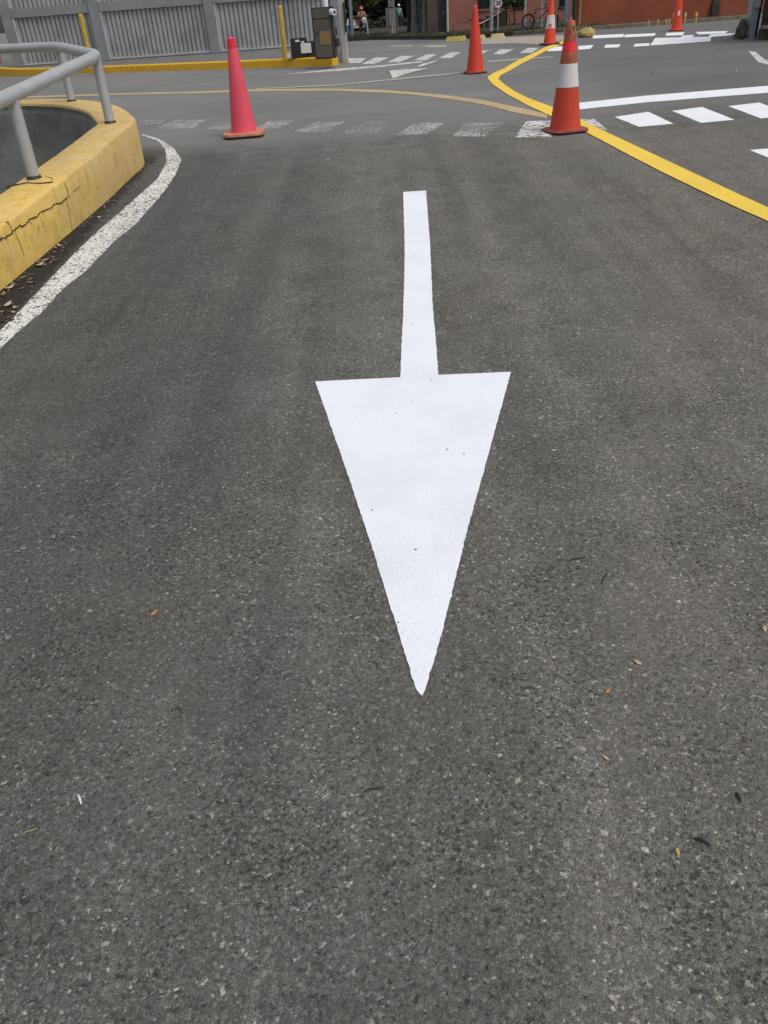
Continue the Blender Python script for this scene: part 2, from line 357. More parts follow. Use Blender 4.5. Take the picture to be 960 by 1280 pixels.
# ------------------------------------------------------------------ mesh helpers
class MB:
    def __init__(s): s.bm = bmesh.new(); s.smooth = False
    def box(s, c, size, rz=0, bev=0.0, tilt=None):
        r = bmesh.ops.create_cube(s.bm, size=1); vs = r['verts']
        m = Matrix.Translation(Vector(c)) @ Matrix.Rotation(rz, 4, 'Z')
        if tilt is not None: m = m @ tilt
        m = m @ Matrix.Diagonal((*size, 1))
        bmesh.ops.transform(s.bm, matrix=m, verts=vs)
        if bev:
            es = list({e for v in vs for e in v.link_edges}); bmesh.ops.bevel(s.bm, geom=es, offset=bev, segments=2, affect='EDGES')
        return s
    def cyl(s, p0, p1, r0, r1=None, n=14, caps=True):
        p0, p1 = Vector(p0), Vector(p1); r1 = r0 if r1 is None else r1
        d = p1-p0
        r = bmesh.ops.create_cone(s.bm, cap_ends=caps, segments=n, radius1=r0, radius2=r1, depth=d.length)
        m = Matrix.Translation((p0+p1)/2) @ d.to_track_quat('Z', 'Y').to_matrix().to_4x4()
        bmesh.ops.transform(s.bm, matrix=m, verts=r['verts']); return s
    def tube(s, pts, rad, n=12, closed=False):
        pts = [Vector(p) for p in pts]; k = len(pts); rings = []
        rr = rad if isinstance(rad, (list, tuple)) else [rad]*k
        ref = Vector((0, 0, 1))
        for i, p in enumerate(pts):
            a = pts[i-1] if (i or closed) else p; b = pts[(i+1) % k] if (i < k-1 or closed) else p
            t = (b-a).normalized(); rf = ref if abs(t.dot(ref)) < .95 else Vector((0, 1, 0))
            u = t.cross(rf).normalized(); v = u.cross(t)
            rings.append([s.bm.verts.new(p+rr[i]*(math.cos(2*math.pi*j/n)*u+math.sin(2*math.pi*j/n)*v)) for j in range(n)])
        for i in range(k if closed else k-1):
            A, B = rings[i], rings[(i+1) % k]
            for j in range(n): s.bm.faces.new((A[j], A[(j+1) % n], B[(j+1) % n], B[j]))
        if not closed: s.bm.faces.new(rings[0]); s.bm.faces.new(rings[-1][::-1])
        return s
    def lathe(s, prof, n=40, c=(0, 0, 0), cap_b=False, cap_t=False, sq=None):
        rings = []
        for r, z in prof:
            ring = []
            for j in range(n):
                a = 2*math.pi*j/n
                ring.append(s.bm.verts.new((c[0]+r*math.cos(a), c[1]+r*math.sin(a), c[2]+z)))
            rings.append(ring)
        for A, B in zip(rings, rings[1:]):
            for j in range(n): s.bm.faces.new((A[j], A[(j+1) % n], B[(j+1) % n], B[j]))
        if cap_b: s.bm.faces.new(rings[0][::-1])
        if cap_t: s.bm.faces.new(rings[-1])
        return s
    def prism(s, poly, z0, z1, bev=0.0):
        lo = [s.bm.verts.new((x, y, z0)) for x, y in poly]; hi = [s.bm.verts.new((x, y, z1)) for x, y in poly]; n = len(poly)
        fs = [s.bm.faces.new(lo[::-1]), s.bm.faces.new(hi)]
        for i in range(n): fs.append(s.bm.faces.new((lo[i], lo[(i+1) % n], hi[(i+1) % n], hi[i])))
        if bev: bmesh.ops.bevel(s.bm, geom=list(fs[1].edges), offset=bev, segments=3, affect='EDGES')
        return s
    def blob(s, c, size, amp=.18, sub=3, seed=0, freq=1.6):
        from mathutils import noise as mn
        r = bmesh.ops.create_icosphere(s.bm, subdivisions=sub, radius=1)
        for v in r['verts']:
            k = 1+amp*mn.fractal(v.co*freq+Vector((seed, seed*.7, 0)), 1, 2, 4)
            v.co = Vector((v.co.x*size[0]*k, v.co.y*size[1]*k, v.co.z*size[2]*k))+Vector(c)
        return s
    def quadface(s, pts): s.bm.faces.new([s.bm.verts.new(p) for p in pts]); return s
    def build(s, name, m, parent=None, smooth=False, world=False):
        if world and parent is not None:
            off = parent.location if parent.parent is None else parent.location+parent.parent.location
            bmesh.ops.translate(s.bm, vec=-off, verts=s.bm.verts)
        me = bpy.data.meshes.new(name); bmesh.ops.recalc_face_normals(s.bm, faces=s.bm.faces); s.bm.to_mesh(me); s.bm.free()
        if isinstance(m, str): m = M[m]
        me.materials.append(m)
        if smooth:
            for p in me.polygons: p.use_smooth = True
            try: me.set_sharp_from_angle(angle=R(38))
            except Exception: pass
        o = bpy.data.objects.new(name, me); COL.objects.link(o)
        if parent is not None: o.parent = parent
        return o
def tag(o, label=None, cat=None, group=None, kind=None):
    for k, v in (('label', label), ('category', cat), ('group', group), ('kind', kind)):
        if v: o[k] = v
    return o
def thing(name, label, cat, loc=(0, 0, 0), rz=0, group=None):
    o = bpy.data.objects.new(name, None); COL.objects.link(o); o.location = loc; o.rotation_euler = (0, 0, rz)
    o.empty_display_size = .1
    return tag(o, label, cat, group)
def copy_tree(o, parent=None):
    c = o.copy(); COL.objects.link(c); c.parent = parent
    for ch in list(o.children): copy_tree(ch, c)
    return c
def catmull(pts, n, closed=False):
    out = []; k = len(pts)
    for i in range(k if closed else k-1):
        P = [Vector(pts[(i+j-1) % k]) if closed else Vector(pts[min(max(i+j-1, 0), k-1)]) for j in range(4)]
        for q in range(n):
            t = q/n
            out.append(.5*((2*P[1])+(P[2]-P[0])*t+(2*P[0]-5*P[1]+4*P[2]-P[3])*t*t+(3*P[1]-P[0]-3*P[2]+P[3])*t**3))
    if not closed: out.append(Vector(pts[-1]))
    return out

# ------------------------------------------------------------------ the round pit's outline (plan)
OX = [(-2.50, -4), (-2.36, 0), (-2.22, 3.8), (-2.14, 5.0), (-2.08, 5.9), (-2.03, 6.8), (-2.01, 7.6), (-2.0, 8.06)]
def ox(y):
    for (a, b), (c, d) in zip(OX, OX[1:]):
        if y <= d: return a+(c-a)*(y-b)/(d-b)
    return -2.0
ring_out = catmull([(x, y, 0) for x, y in OX]+[ (-2.10, 8.42, 0), (-2.47, 9.3, 0), (-3.08, 10.1, 0), (-3.82, 10.56, 0),
                    (-5.2, 10.95, 0), (-7.0, 10.7, 0), (-8.6, 9.4, 0), (-9.2, 7, 0), (-9.2, 2, 0), (-9.2, -3, 0), (-8, -5.6, 0), (-5.5, -6.4, 0), (-3.2, -5.8, 0)], 10, True)
def inward(loop, w):
    out = []
    for i, p in enumerate(loop):
        t = (loop[(i+1) % len(loop)]-loop[i-1]).normalized(); out.append(p+w*Vector((-t.y, t.x, 0)))
    return out
RW = .34
ring_in = inward(ring_out, RW)
ring_mid = inward(ring_out, RW*.5)

# ------------------------------------------------------------------ ground (one sheet, with the pit's opening cut out)
def rows():
    ys = [-60, -20, 7.5]; y = 7.5
    while y < 10.5: y += .15; ys.append(y)
    ys.append(18); y = 18
    while y < 24: y += .25; ys.append(y)
    ys.append(46); y = 46
    while y < 52: y += .5; ys.append(y)
    return sorted(set(round(v, 3) for v in ys+[80, 200, 700]))
ROWS = rows()
def build_ground():
    X0, X1 = -500, 500
    vs, es = [], []
    for y in ROWS:
        a = len(vs); vs += [Vector((X0, y)), Vector((X1, y))]; es.append((a, a+1))
    hole = [Vector((p.x, p.y)) for p in ring_mid]
    a = len(vs); vs += hole; es += [(a+i, a+(i+1) % len(hole)) for i in range(len(hole))]
    ov, oe, of, *_ = delaunay_2d_cdt(vs, es, [], 0, 1e-5)
    def inside(x, y):
        c = False
        for i in range(len(hole)):
            p, q = hole[i], hole[i-1]
            if (p.y > y) != (q.y > y) and x < (q.x-p.x)*(y-p.y)/(q.y-p.y)+p.x: c = not c
        return c
    mb = MB(); bv = [mb.bm.verts.new((v.x, v.y, g(v.y))) for v in ov]
    for f in of:
        c = sum((ov[i] for i in f), Vector((0, 0)))/len(f)
        if not inside(c.x, c.y): mb.bm.faces.new([bv[i] for i in f])
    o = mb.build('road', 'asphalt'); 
    return tag(o, 'grey asphalt road surface with pale stone grit', kind='structure')
build_ground()

# ------------------------------------------------------------------ road markings
def mark_mesh(poly, off, jitter=0.0, step=.08):
    "poly: pixel corners of the paint; laid on the ground as its own sheet"
    P = [gp(x, y) for x, y in poly]; pts = []
    for i, p in enumerate(P):
        q = P[(i+1) % len(P)]; k = max(1, min(60, int((q-p).length/step)))
        for j in range(k):
            w = p+(q-p)*(j/k)
            if jitter and j: w = w+Vector((random.gauss(0, jitter), random.gauss(0, jitter), 0))
            pts.append(w)
    mb = MB(); f = mb.bm.faces.new([mb.bm.verts.new((p.x, p.y, 0)) for p in pts])
    ys = [p.y for p in pts]
    for y in ROWS:
        if min(ys)+1e-3 < y < max(ys)-1e-3:
            bmesh.ops.bisect_plane(mb.bm, geom=mb.bm.verts[:]+mb.bm.edges[:]+mb.bm.faces[:], plane_co=(0, y, 0), plane_no=(0, 1, 0), dist=1e-5)
    for v in mb.bm.verts: v.co.z = g(v.co.y)+off
    bmesh.ops.triangulate(mb.bm, faces=mb.bm.faces[:])
    for f in mb.bm.faces:
        f.normal_update()
        if f.normal.z < 0: f.normal_flip()
    return mb
def mark(name, label, cat, polys, m, off=.003, jitter=.0, part='bar', group=None, step=.08):
    if len(polys) == 1:
        o = mark_mesh(polys[0], off, jitter, step).build(name, m); return tag(o, label, cat, group)
    c = gp(*polys[0][0]); t = thing(name, label, cat, c, 0, group)
    for i, p in enumerate(polys):
        mk = m[i] if isinstance(m, (list, tuple)) else m
        mark_mesh(p, off, jitter, step).build(part, mk, t, world=True)
    return t

mark('painted_arrow', 'large fresh white arrow painted on asphalt, pointing towards the viewer', 'road marking',
     [[(504, 240.4), (532.5, 238.6), (537.5, 304.6), (541, 383), (545, 430), (548, 469.3), (638.7, 465.5), (612, 563), (586, 656), (552, 794), (531, 864), (528, 870.5), (524.5, 868), (518.5, 858), (500, 797), (462.5, 677), (430, 580), (394, 477.5), (500.5, 472.3), (502, 430), (504, 395), (506, 316)]], 'white', jitter=.0009, step=.014)
mark('edge_line', 'worn white edge line curving along the yellow round curb', 'road marking',
     [[(177.3, 169.5), (197, 176), (206.8, 187.6), (208.5, 202.4), (197, 223.7), (164, 253.2), (128, 284.4), (95, 315.6), (59, 353.4), (29.5, 384.6), (0, 414), (-60, 475), (-60, 500), (0, 437), (20, 417.4), (49, 394.4), (79, 361.6), (108, 338.6), (141, 304), (170.7, 279.5), (193.7, 253.2), (210, 233.5), (220, 217), (227, 200.7), (218, 186), (200, 174.5), (179, 168)]], 'edgewhite', jitter=.002, step=.04)
mark('yellow_line', 'fresh yellow line with a sharp bend, running past the striped cone', 'road marking',
     [[(712, 49), (680, 60), (660, 70), (645, 77), (630, 86), (617, 91.5), (610, 96), (610, 99), (616, 106), (635, 119), (660, 132.5), (685, 144), (731, 165), (762, 181.5), (793, 198), (832, 218), (870, 236.5), (915, 257.5), (960, 277.5), (1040, 312),
       (1040, 297), (960, 260.5), (925, 244.5), (890, 228), (855, 211.5), (820, 195), (786, 179), (752, 163), (720, 148), (693, 135.5), (660, 123), (643, 114.5), (630, 105.5), (623, 99), (626, 94.5), (637.5, 88.5), (652, 80), (665, 73.5), (681, 64.5), (712, 51.5)]], 'yellow', .006, jitter=.0008)
mark('faded_line', 'faded tan line curving across the junction to the yellow line', 'road marking',
     [[(20, 121), (150, 116.8), (240, 114.8), (340, 111.2), (420, 111), (480, 112.8), (520, 115.6), (560, 119.5), (602, 125), (643, 133.5), (684, 142.8), (684, 148.5), (643, 140.8), (602, 130.4), (560, 123.8), (520, 119), (480, 116), (420, 113.6), (340, 113.8), (240, 117), (150, 118.6), (20, 123)]], 'oldyellow', .003)
mark('faint_guide_line', 'faint thin line running straight from pink cone towards the plain orange cone', 'road marking',
     [[(320, 111), (420, 106), (500, 98), (583, 89.8), (607, 85.8), (607, 87.4), (583, 91.6), (500, 100), (420, 107.6), (320, 112)]], 'faint', .006)
mark('faint_dash', 'short faint dash on the asphalt right of the plain orange cone', 'road marking', [[(609, 76.4), (646, 73.4), (692, 70.6), (692, 71.6), (646, 75), (609, 78)]], 'faint', .003)
mark('give_way_line', 'long white line on dark asphalt right of the striped cone', 'road marking',
     [[(724, 128.8), (808, 119.8), (960, 107.5), (1100, 97), (1100, 104), (960, 116.2), (808, 128.2), (724, 137.2)]], 'white2', .003, jitter=.002)
WB = [[(174, 151), (208, 149), (201, 155), (173, 157)], [(221, 150), (259, 150), (239, 161), (192, 161)], [(279, 151), (310, 151), (296, 162), (258, 162)], [(338, 151), (371, 150), (346, 161), (318, 161)],
      [(397, 152), (432, 152), (407, 165), (367, 165)], [(456, 153), (492, 152), (470, 167), (429, 167)], [(518, 154), (556, 153.5), (534, 168), (496, 169)], [(583, 154), (630, 153.5), (607, 171), (564, 171)], [(658, 152), (702, 150), (690, 172), (643, 172)], [(724, 149), (743, 149), (760, 163), (733, 164)]]
mark('worn_crossing_marking', 'row of worn ghosted white bars across the road beside the pink cone', 'crossing', WB, ['wornwhite2', 'wornwhite', 'wornwhite2', 'wornwhite', 'wornwhite', 'wornwhite2', 'wornwhite', 'wornwhite', 'patchwhite', 'patchwhite'], .003)
mark('fresh_crossing_marking', 'row of crisp bright white bars on the road at right of the striped cone', 'crossing',
     [[(768, 146.5), (810, 140), (842, 155), (799, 159)], [(840, 139), (877.5, 134), (918, 150), (876, 154)], [(910, 133), (949, 128.5), (990, 144.5), (951, 148.5)], [(982, 127), (1020, 123), (1064, 139), (1026, 143)]], 'white2', .003, jitter=.0015)
mark('white_dash', 'lone crisp white bar cut by the right edge, below the white bar row', 'road marking', [[(937, 188), (982, 184), (1030, 203), (984, 207)]], 'white2', .003)
FB = [[(434, 73), (457.5, 73), (450, 79), (436, 79)], [(470, 72), (486, 72), (468, 80), (452, 80)], [(501.5, 70), (518.5, 70), (499, 78), (484, 78)], [(532.5, 68.4), (546.5, 68), (532.5, 75.4), (517.5, 75.4)], [(564, 65.6), (576.5, 65.6), (563.5, 72.8), (548.5, 72.8)],
      [(595, 63.8), (611, 63.4), (598, 70), (583, 70)], [(625, 62), (642, 61.5), (630, 68), (616, 68)], [(660, 60), (674, 60), (664, 66.5), (649, 66.5)]]
mark('far_crossing_marking', 'row of slanted faded white bars crossing the junction beyond the plain orange cone', 'crossing', FB, 'oldwhite', .003)
mark('far_fresh_crossing_marking', 'four short bright white dashes on the road behind the striped cone', 'crossing',
     [[(688, 58.5), (707, 58), (705, 63.4), (683.5, 64.3)], [(723, 57.7), (742, 56.4), (738, 61.2), (723, 62.3)], [(757, 56), (776, 55.5), (773, 59.4), (755, 60)], [(793.5, 55), (812.5, 54), (811, 57.5), (792, 58.5)]], 'white2', .003)
mark('stop_line', 'long pale line in front of the grey pay machine, tapering to the left', 'road marking', [[(355, 93), (420, 86.2), (480, 81.6), (528, 76.4), (528, 78), (480, 83.4), (420, 89)]], 'oldwhite', .003)
mark('small_arrow', 'small faded white arrow on the junction between pink and orange cones', 'road marking',
     [[(486.5, 89), (510, 87), (536, 86.2), (515, 90.8), (491, 99)], [(521, 85), (526.5, 80.8), (549, 75.3), (544, 78), (530, 83)]], 'oldwhite', .009, part='patch')
mark('far_line', 'two short faint white dashes on the road before the verge', 'road marking', [[(487, 57), (516, 56.6), (516, 57.8), (487, 58.2)], [(523, 57.3), (558, 56.6), (558, 59), (536, 59.4)]], 'faint', .003, part='dash')
CH = [[(741, 44.4), (780, 42.6), (779, 46.6), (741, 48.3)], [(781, 43.4), (820, 41.6), (818, 45), (780, 47)], [(819, 47.6), (889, 46), (888, 51.8), (812.5, 57)],
      [(833, 41.2), (856, 40.4), (853, 44.2), (832, 44.8)], [(869, 40.3), (910, 38.8), (906, 42), (873, 43.2)], [(853, 44.6), (868, 43.9), (864, 47.2), (850, 47.4)], [(888, 43.4), (926, 41.2), (922, 43.6), (885, 46.6)]]
mark('chequered_hump_marking', 'bright white chequers and band on the road hump at the far red cone', 'road marking', CH, 'white2', .003)
mark('kerb_mark', 'short worn white mark at the far right, near the steel gate post', 'road marking', [[(935.4, 64), (944, 65), (955, 74), (975, 82), (972, 84), (948, 78)]], 'edgewhite', .003)

# tan strip of pavement beyond the crossing
o = mark_mesh([(600, 55.5), (640, 54), (676, 56), (706, 50.5), (704, 44.5), (660, 45.5), (604, 48)], .003).build('tan_pavement', 'tan'); tag(o, kind='structure')

# ------------------------------------------------------------------ round curb, pit, railing
def zt(y): return g(y)+.38-.025*max(0, min(8-y, 4.5))
t_ring = thing('pit_curb', 'thick cracked yellow concrete curb round the open pit at left', 'curb', (-2.2, 6, g(6)))
mb = MB(); n = len(ring_out); rings = []
for i in range(n):
    O, I = ring_out[i], ring_in[i]; d = (I-O).normalized(); z = zt(O.y); zi = zt(I.y)
    zb = g(O.y)-.06
    row = [(O, zb), (O, zb+.20), (O, z-.02), (O+d*.006, z-.007), (O+d*.02, z), (O+d*(RW*.5), z*.5+zi*.5+.002), (I-d*.02, zi), (I-d*.005, zi-.008), (I, zi-.03)]
    from mathutils import noise as mnoise
    rr = []
    for k, (p, zz) in enumerate(row):
        q = Vector((p.x, p.y, zz)); a = .0025 if k < 3 else (.005 if k < 8 else .002)
        rr.append(mb.bm.verts.new(q+a*Vector((mnoise.noise(q*2.2), mnoise.noise(q*2.2+Vector((9, 0, 0))), .6*mnoise.noise(q*3+Vector((0, 9, 0)))))))
    rings.append(rr)
for i in range(n):
    A, B = rings[i], rings[(i+1) % n]
    for k in range(len(A)-1): mb.bm.faces.new((A[k], B[k], B[k+1], A[k+1]))
mb.build('curb_body', 'curb', t_ring, True, True)
mb = MB(); rings = []
for i in range(n):
    I = ring_in[i]; d = (I-ring_out[i]).normalized()
    ch = .02+.02*max(0, mnoise.noise(Vector((I.x*4, I.y*4, 0))))
    rings.append([mb.bm.verts.new((I.x, I.y, zt(I.y)-.03)), mb.bm.verts.new((I.x-.012*d.x, I.y-.012*d.y, zt(I.y)-.05-ch)), mb.bm.verts.new((I.x, I.y, zt(I.y)-.09-ch)), mb.bm.verts.new((I.x, I.y, -3.2))])
for i in range(n):
    A, B = rings[i], rings[(i+1) % n]
    for k in range(3): mb.bm.faces.new((A[k], B[k], B[k+1], A[k+1]))
tag(mb.build('inner_wall', 'pit', t_ring, False, True), 'dark bare concrete inside of the pit')
# cracks and casting joints on the outer face and top
def crack(px, w, top=False, jit=.004, m='crack'):
    P = []
    for x, y in px:
        d = ray(x, y)
        c = -2.1
        for _ in range(5):
            q = EYE+d*((c-EYE.x)/d.x); c = ox(q.y)
        P.append(Vector((c+.0035, q.y, q.z)) if not top else gp(x, y, .337))
    fine = []
    for a, b in zip(P, P[1:]):
        k = max(3, int((b-a).length/(.03 if top else .012)))
        for j in range(k):
            q = a.lerp(b, j/k)
            fine.append(q+Vector((random.gauss(0, jit) if top else 0, random.gauss(0, jit), 0 if top else random.gauss(0, jit*.8))))
    fine.append(P[-1]); mb = MB(); prev = None; k = len(fine)
    for i, q in enumerate(fine):
        t = (fine[min(i+1, k-1)]-fine[max(i-1, 0)]).normalized(); nrm = Vector((0, 0, 1)) if top else Vector((1, 0, 0))
        sd = t.cross(nrm).normalized()*w*random.uniform(.5, 1.25)*min(1, .3+min(i, k-1-i)*.2); inn = -nrm*.03
        cur = [mb.bm.verts.new(v) for v in (q-sd+inn, q-sd, q+sd, q+sd+inn)]
        if prev:
            for m_ in range(3): mb.bm.faces.new((prev[m_], cur[m_], cur[m_+1], prev[m_+1]))
        prev = cur
    mb.build('crack', m, t_ring, False, True)
crack([(-20, 308), (0, 298.4), (7.3, 296.9), (15, 290.6), (24.5, 281), (26.6, 283.9), (31, 281), (36.5, 274.5), (44.8, 271.4), (51, 265), (58.3, 262), (63.5, 260), (68, 254.7), (75, 254), (81, 249.5), (85.4, 245.8)], .0042)
crack([(85.4, 245.8), (83.3, 235.4), (80.6, 229)], .0034)
crack([(67, 226.2), (62.5, 227.3), (50, 228.5), (35, 227.6), (20, 230), (8, 233)], .0020, True, .002)
crack([(66, 224), (63, 221.5), (56, 220)], .0014, True, .002)
crack([(9.5, 277), (15, 288.5)], .0022, jit=.003); crack([(18.8, 291.7), (24, 303), (29.7, 319.8)], .0016, jit=.002, m='hairline')
crack([(83.3, 251), (86, 265), (90, 286.5)], .0014, jit=.002, m='hairline'); crack([(50, 271.9), (57.3, 289.6)], .0009, jit=.002, m='hairline'); crack([(90.6, 240.6), (100, 233)], .0018)
crack([(106, 213), (110, 229)], .0012, jit=.002, m='hairline'); crack([(143, 190), (146, 212)], .0008, jit=.002, m='hairline')
o = MB().quadface([(-11, -8, -3), (-1, -8, -3), (-1, 12, -3), (-11, 12, -3)]).build('pit_floor', 'pit'); tag(o, kind='structure')

# railing: one bent pipe on posts
PB = [Vector((-2.50, 2.2, 0)), Vector((-2.30, 6.1, 0)), Vector((-2.21, 8.02, 0)), Vector((-3.10, 9.92, 0)), Vector((-4.55, 10.62, 0)), Vector((-6.8, 10.55, 0))]
P1 = gp(42, 222, .333); h1 = hz(P1, 117.5)-P1.z
P2 = gp(138, 153, .38); h2 = hz(P2, 71)-P2.z
RH = h1*.45+h2*.55
t_rail = thing('railing', 'bent grey pipe railing standing on the yellow pit curb', 'railing', (-2.2, 6, zt(6)))
path = [(-2.75, -3, 0), (-2.50, 2.2, 0), (-2.30, 6.1, 0), (-2.22, 7.6, 0), (-2.21, 7.95, 0), (-2.27, 8.22, 0), (-2.42, 8.5, 0), (-2.72, 9.1, 0), (-3.12, 9.86, 0), (-3.6, 10.2, 0), (-4.5, 10.55, 0), (-6.0, 10.72, 0), (-7.2, 10.4, 0)]
cp = catmull(path, 10)
MB().tube([Vector((p.x, p.y, zt(p.y)+RH)) for p in cp], .047, 18).build('handrail', 'rail', t_rail, True, True)
for p in PB:
    b = Vector((p.x, p.y, zt(p.y)-.01)); tp = Vector((p.x, p.y, zt(p.y)+RH-.01))
    po = MB().cyl(b, tp, .042, n=20).build('post', 'rail', t_rail, True, True)
    gr2 = MB().lathe([(.041, .006), (.047, .022), (.050, .012), (.053, .004)], 20, (p.x, p.y, zt(p.y)-.002)).build('dark_gap_ring', 'black', po, True)  # black ring paints the shaded gap round each post foot
    gr2.data.transform(Matrix.Translation(-t_rail.location))
# ------------------------------------------------------------------ cones
def rrect(w, d, r, n=5):
    pts = []
    for cx, cy, a0 in ((w/2-r, d/2-r, 0), (-w/2+r, d/2-r, 90), (-w/2+r, -d/2+r, 180), (w/2-r, -d/2+r, 270)):
        for i in range(n+1):
            a = R(a0+90*i/n); pts.append((cx+r*math.cos(a), cy+r*math.sin(a)))
    return pts
def cone(loc, label, name='traffic_cone', rz=0, h=.9, rb=.14, rt=.032, base=.38, bm_='conebase', bands=(), bodym='orange', cr=.05, bh=.03, lean=(0, 0)):
    t = thing(name, label, 'traffic cone', loc, rz, 'traffic cones on the road'); t.rotation_euler = (lean[0], lean[1], rz)
    rad = lambda z: rb+(rt-rb)*(z-bh)/(h-bh)
    MB().prism(rrect(base, base, cr), bh*.45, bh, .008).build('base', bm_, t, True)
    MB().prism(rrect(base-.012, base-.012, cr-.006), 0, bh*.45-.001).build('foot', 'blackbase', t, True)
    prof = [(rb+.006, bh-.004), (rb+.002, bh+.006), (rb, bh+.018)]+[(rad(z), z) for z in [bh+.05+(h-.012-bh-.05)*i/14 for i in range(15)]]
    prof += [(rt-.004, h-.003), (rt-.010, h), (rt-.016, h-.004), (rt-.018, h-.08)]
    MB().lathe(prof, 44).build('body', bodym, t, True)
    for nm, m, z0, z1, k in bands:
        MB().lathe([(rad(z0)+.0005, z0), (rad(z0)+k, z0+.002), (rad((z0+z1)/2)+k, (z0+z1)/2), (rad(z1)+k, z1-.002), (rad(z1)+.0005, z1)], 44).build(nm, m, t, True)
    return t
c_main = cone(gp(706, 164), 'orange cone with broad white collar and dirty brown top on yellow line', rz=R(12), bands=(('collar', 'collar', .375, .565, .003), ('dirty_top', 'dirtyor', .567, .66, .0025), ('red_band', 'redband', .66, .735, .003), ('dirty_top', 'dirtyor', .735, .895, .0025)), rb=.145, rt=.034, cr=.10, bh=.025)
mb = MB(); mb.tube([(0.0+.018*math.cos(a), -.05, .83+.036*math.sin(a)) for a in [2*math.pi*i/16 for i in range(16)]], .005, 6, True); mb.build('wire_loop', 'straw', c_main, True)
MB().tube([(-.012, 0, .89), (-.006, 0, .915), (.004, 0, .92), (.012, 0, .893)], .006, 6).build('top_loop', 'paleleaf', c_main, True)
c_pink = cone(gp(306, 170), 'faded pink cone with darker red tip at the start of the worn crossing', rz=R(3), bodym='pink', bm_='pinkbase', base=.42, cr=.09, bh=.045, rb=.135, rt=.038, bands=(('tip', 'pinktop', .81, .893, .0025),))
c_3 = cone(gp(594, 91.5), 'plain orange cone without collar standing at the bend of yellow line', rz=R(6), bodym='orange2', bm_='conebase', base=.33, cr=.06, rb=.135, rt=.03)
c_4 = cone(gp(687, 56), 'orange cone with white collar and black base beside the parked bicycle', rz=R(5), bodym='orange3', bm_='blackbase', base=.36, cr=.05, rb=.125, rt=.03, bands=(('collar', 'collar', .29, .52, .003),))
MB().box((-.035, -.108, .345), (.05, .006, .05)).build('red_mark', 'redband', c_4)
c_5 = cone(gp(845, 38.5), 'far red cone with small white sticker beside chequered road hump', rz=R(2), bodym='orange3', bm_='orange3', base=.30, cr=.08, rb=.115, rt=.03)
MB().box((-.015, -.086, .34), (.045, .006, .09)).build('sticker', 'white_pl', c_5)

# ------------------------------------------------------------------ left back: kerb, pavement, fence, machine
KPX = [(-150, 100), (-60, 97.5), (0, 95.8), (100, 92.2), (170, 89.8), (240, 87.6), (330, 85.0), (415, 82.4)]
KP = catmull([gp(x, y) for x, y in KPX], 6)
PZ = .69
KD = (KP[-1]-KP[0]).normalized(); KN = Vector((-KD.y, KD.x, 0)).normalized()
if KN.y < 0: KN = -KN
t = thing('yellow_kerb', 'long bright yellow kerb along the foot of the grey metal fence', 'kerb', KP[len(KP)//2])
mb = MB(); prev = None
for p in KP:
    q = [(p, g(p.y)-.05), (p, PZ-.02), (p+KN*.02, PZ), (p+KN*.16, PZ), (p+KN*.16, g(p.y)-.05)]
    cur = [mb.bm.verts.new((v.x, v.y, z)) for v, z in q]
    if prev:
        for k in range(4): mb.bm.faces.new((prev[k], cur[k], cur[k+1], prev[k+1]))
    else: mb.bm.faces.new(cur)
    prev = cur
mb.bm.faces.new(prev[::-1]); mb.build('kerb_body', 'curb2', t, False, True)
FA, FB2 = pz(-60, 89.5, PZ), pz(432, 54.5, PZ)
sl = MB(); pl = [p+KN*.162 for p in KP]+[KP[-1]+KN*.162+Vector((-.02, .1, 0)), Vector((py(421, 40, 60).x, 60, 0)), Vector((-60, 60, 0)), Vector((-60, KP[0].y+12, 0))]
sl.prism([(p.x, p.y) for p in pl], -.6, PZ-.006); tag(sl.build('pavement', 'pave'), kind='structure')
FD = (FB2-FA); FLEN = FD.length; FD.normalize(); FN = Vector((FD.y, -FD.x, 0)).normalized()
if FN.y > 0: FN = -FN
t_f = thing('metal_fence', 'tall grey ribbed metal fence with square posts behind the yellow kerb', 'fence', FA)
def fp(s, z, o=0.0): return FA+FD*s+FN*o+Vector((0, 0, z))
def s_at(x, y):  # distance along fence of a pixel seen on the fence foot
    P = pz(x, y, PZ); return (P-FA).dot(FD)
PS = [s_at(34, 82), s_at(151, 72), s_at(279, 63.5), s_at(423, 55)]
frz = math.atan2(FD.y, FD.x)
Pm = fp(PS[1], 0); RL0 = hz(Pm, 15.2)-PZ; RL1 = RL0+.19
FH = 2.6
for s in PS:
    mb = MB(); mb.box(fp(s, FH/2, .03), (.24, .14, FH), frz, .008); mb.build('fence_post', 'fencepost', t_f, False, True)
edges = PS
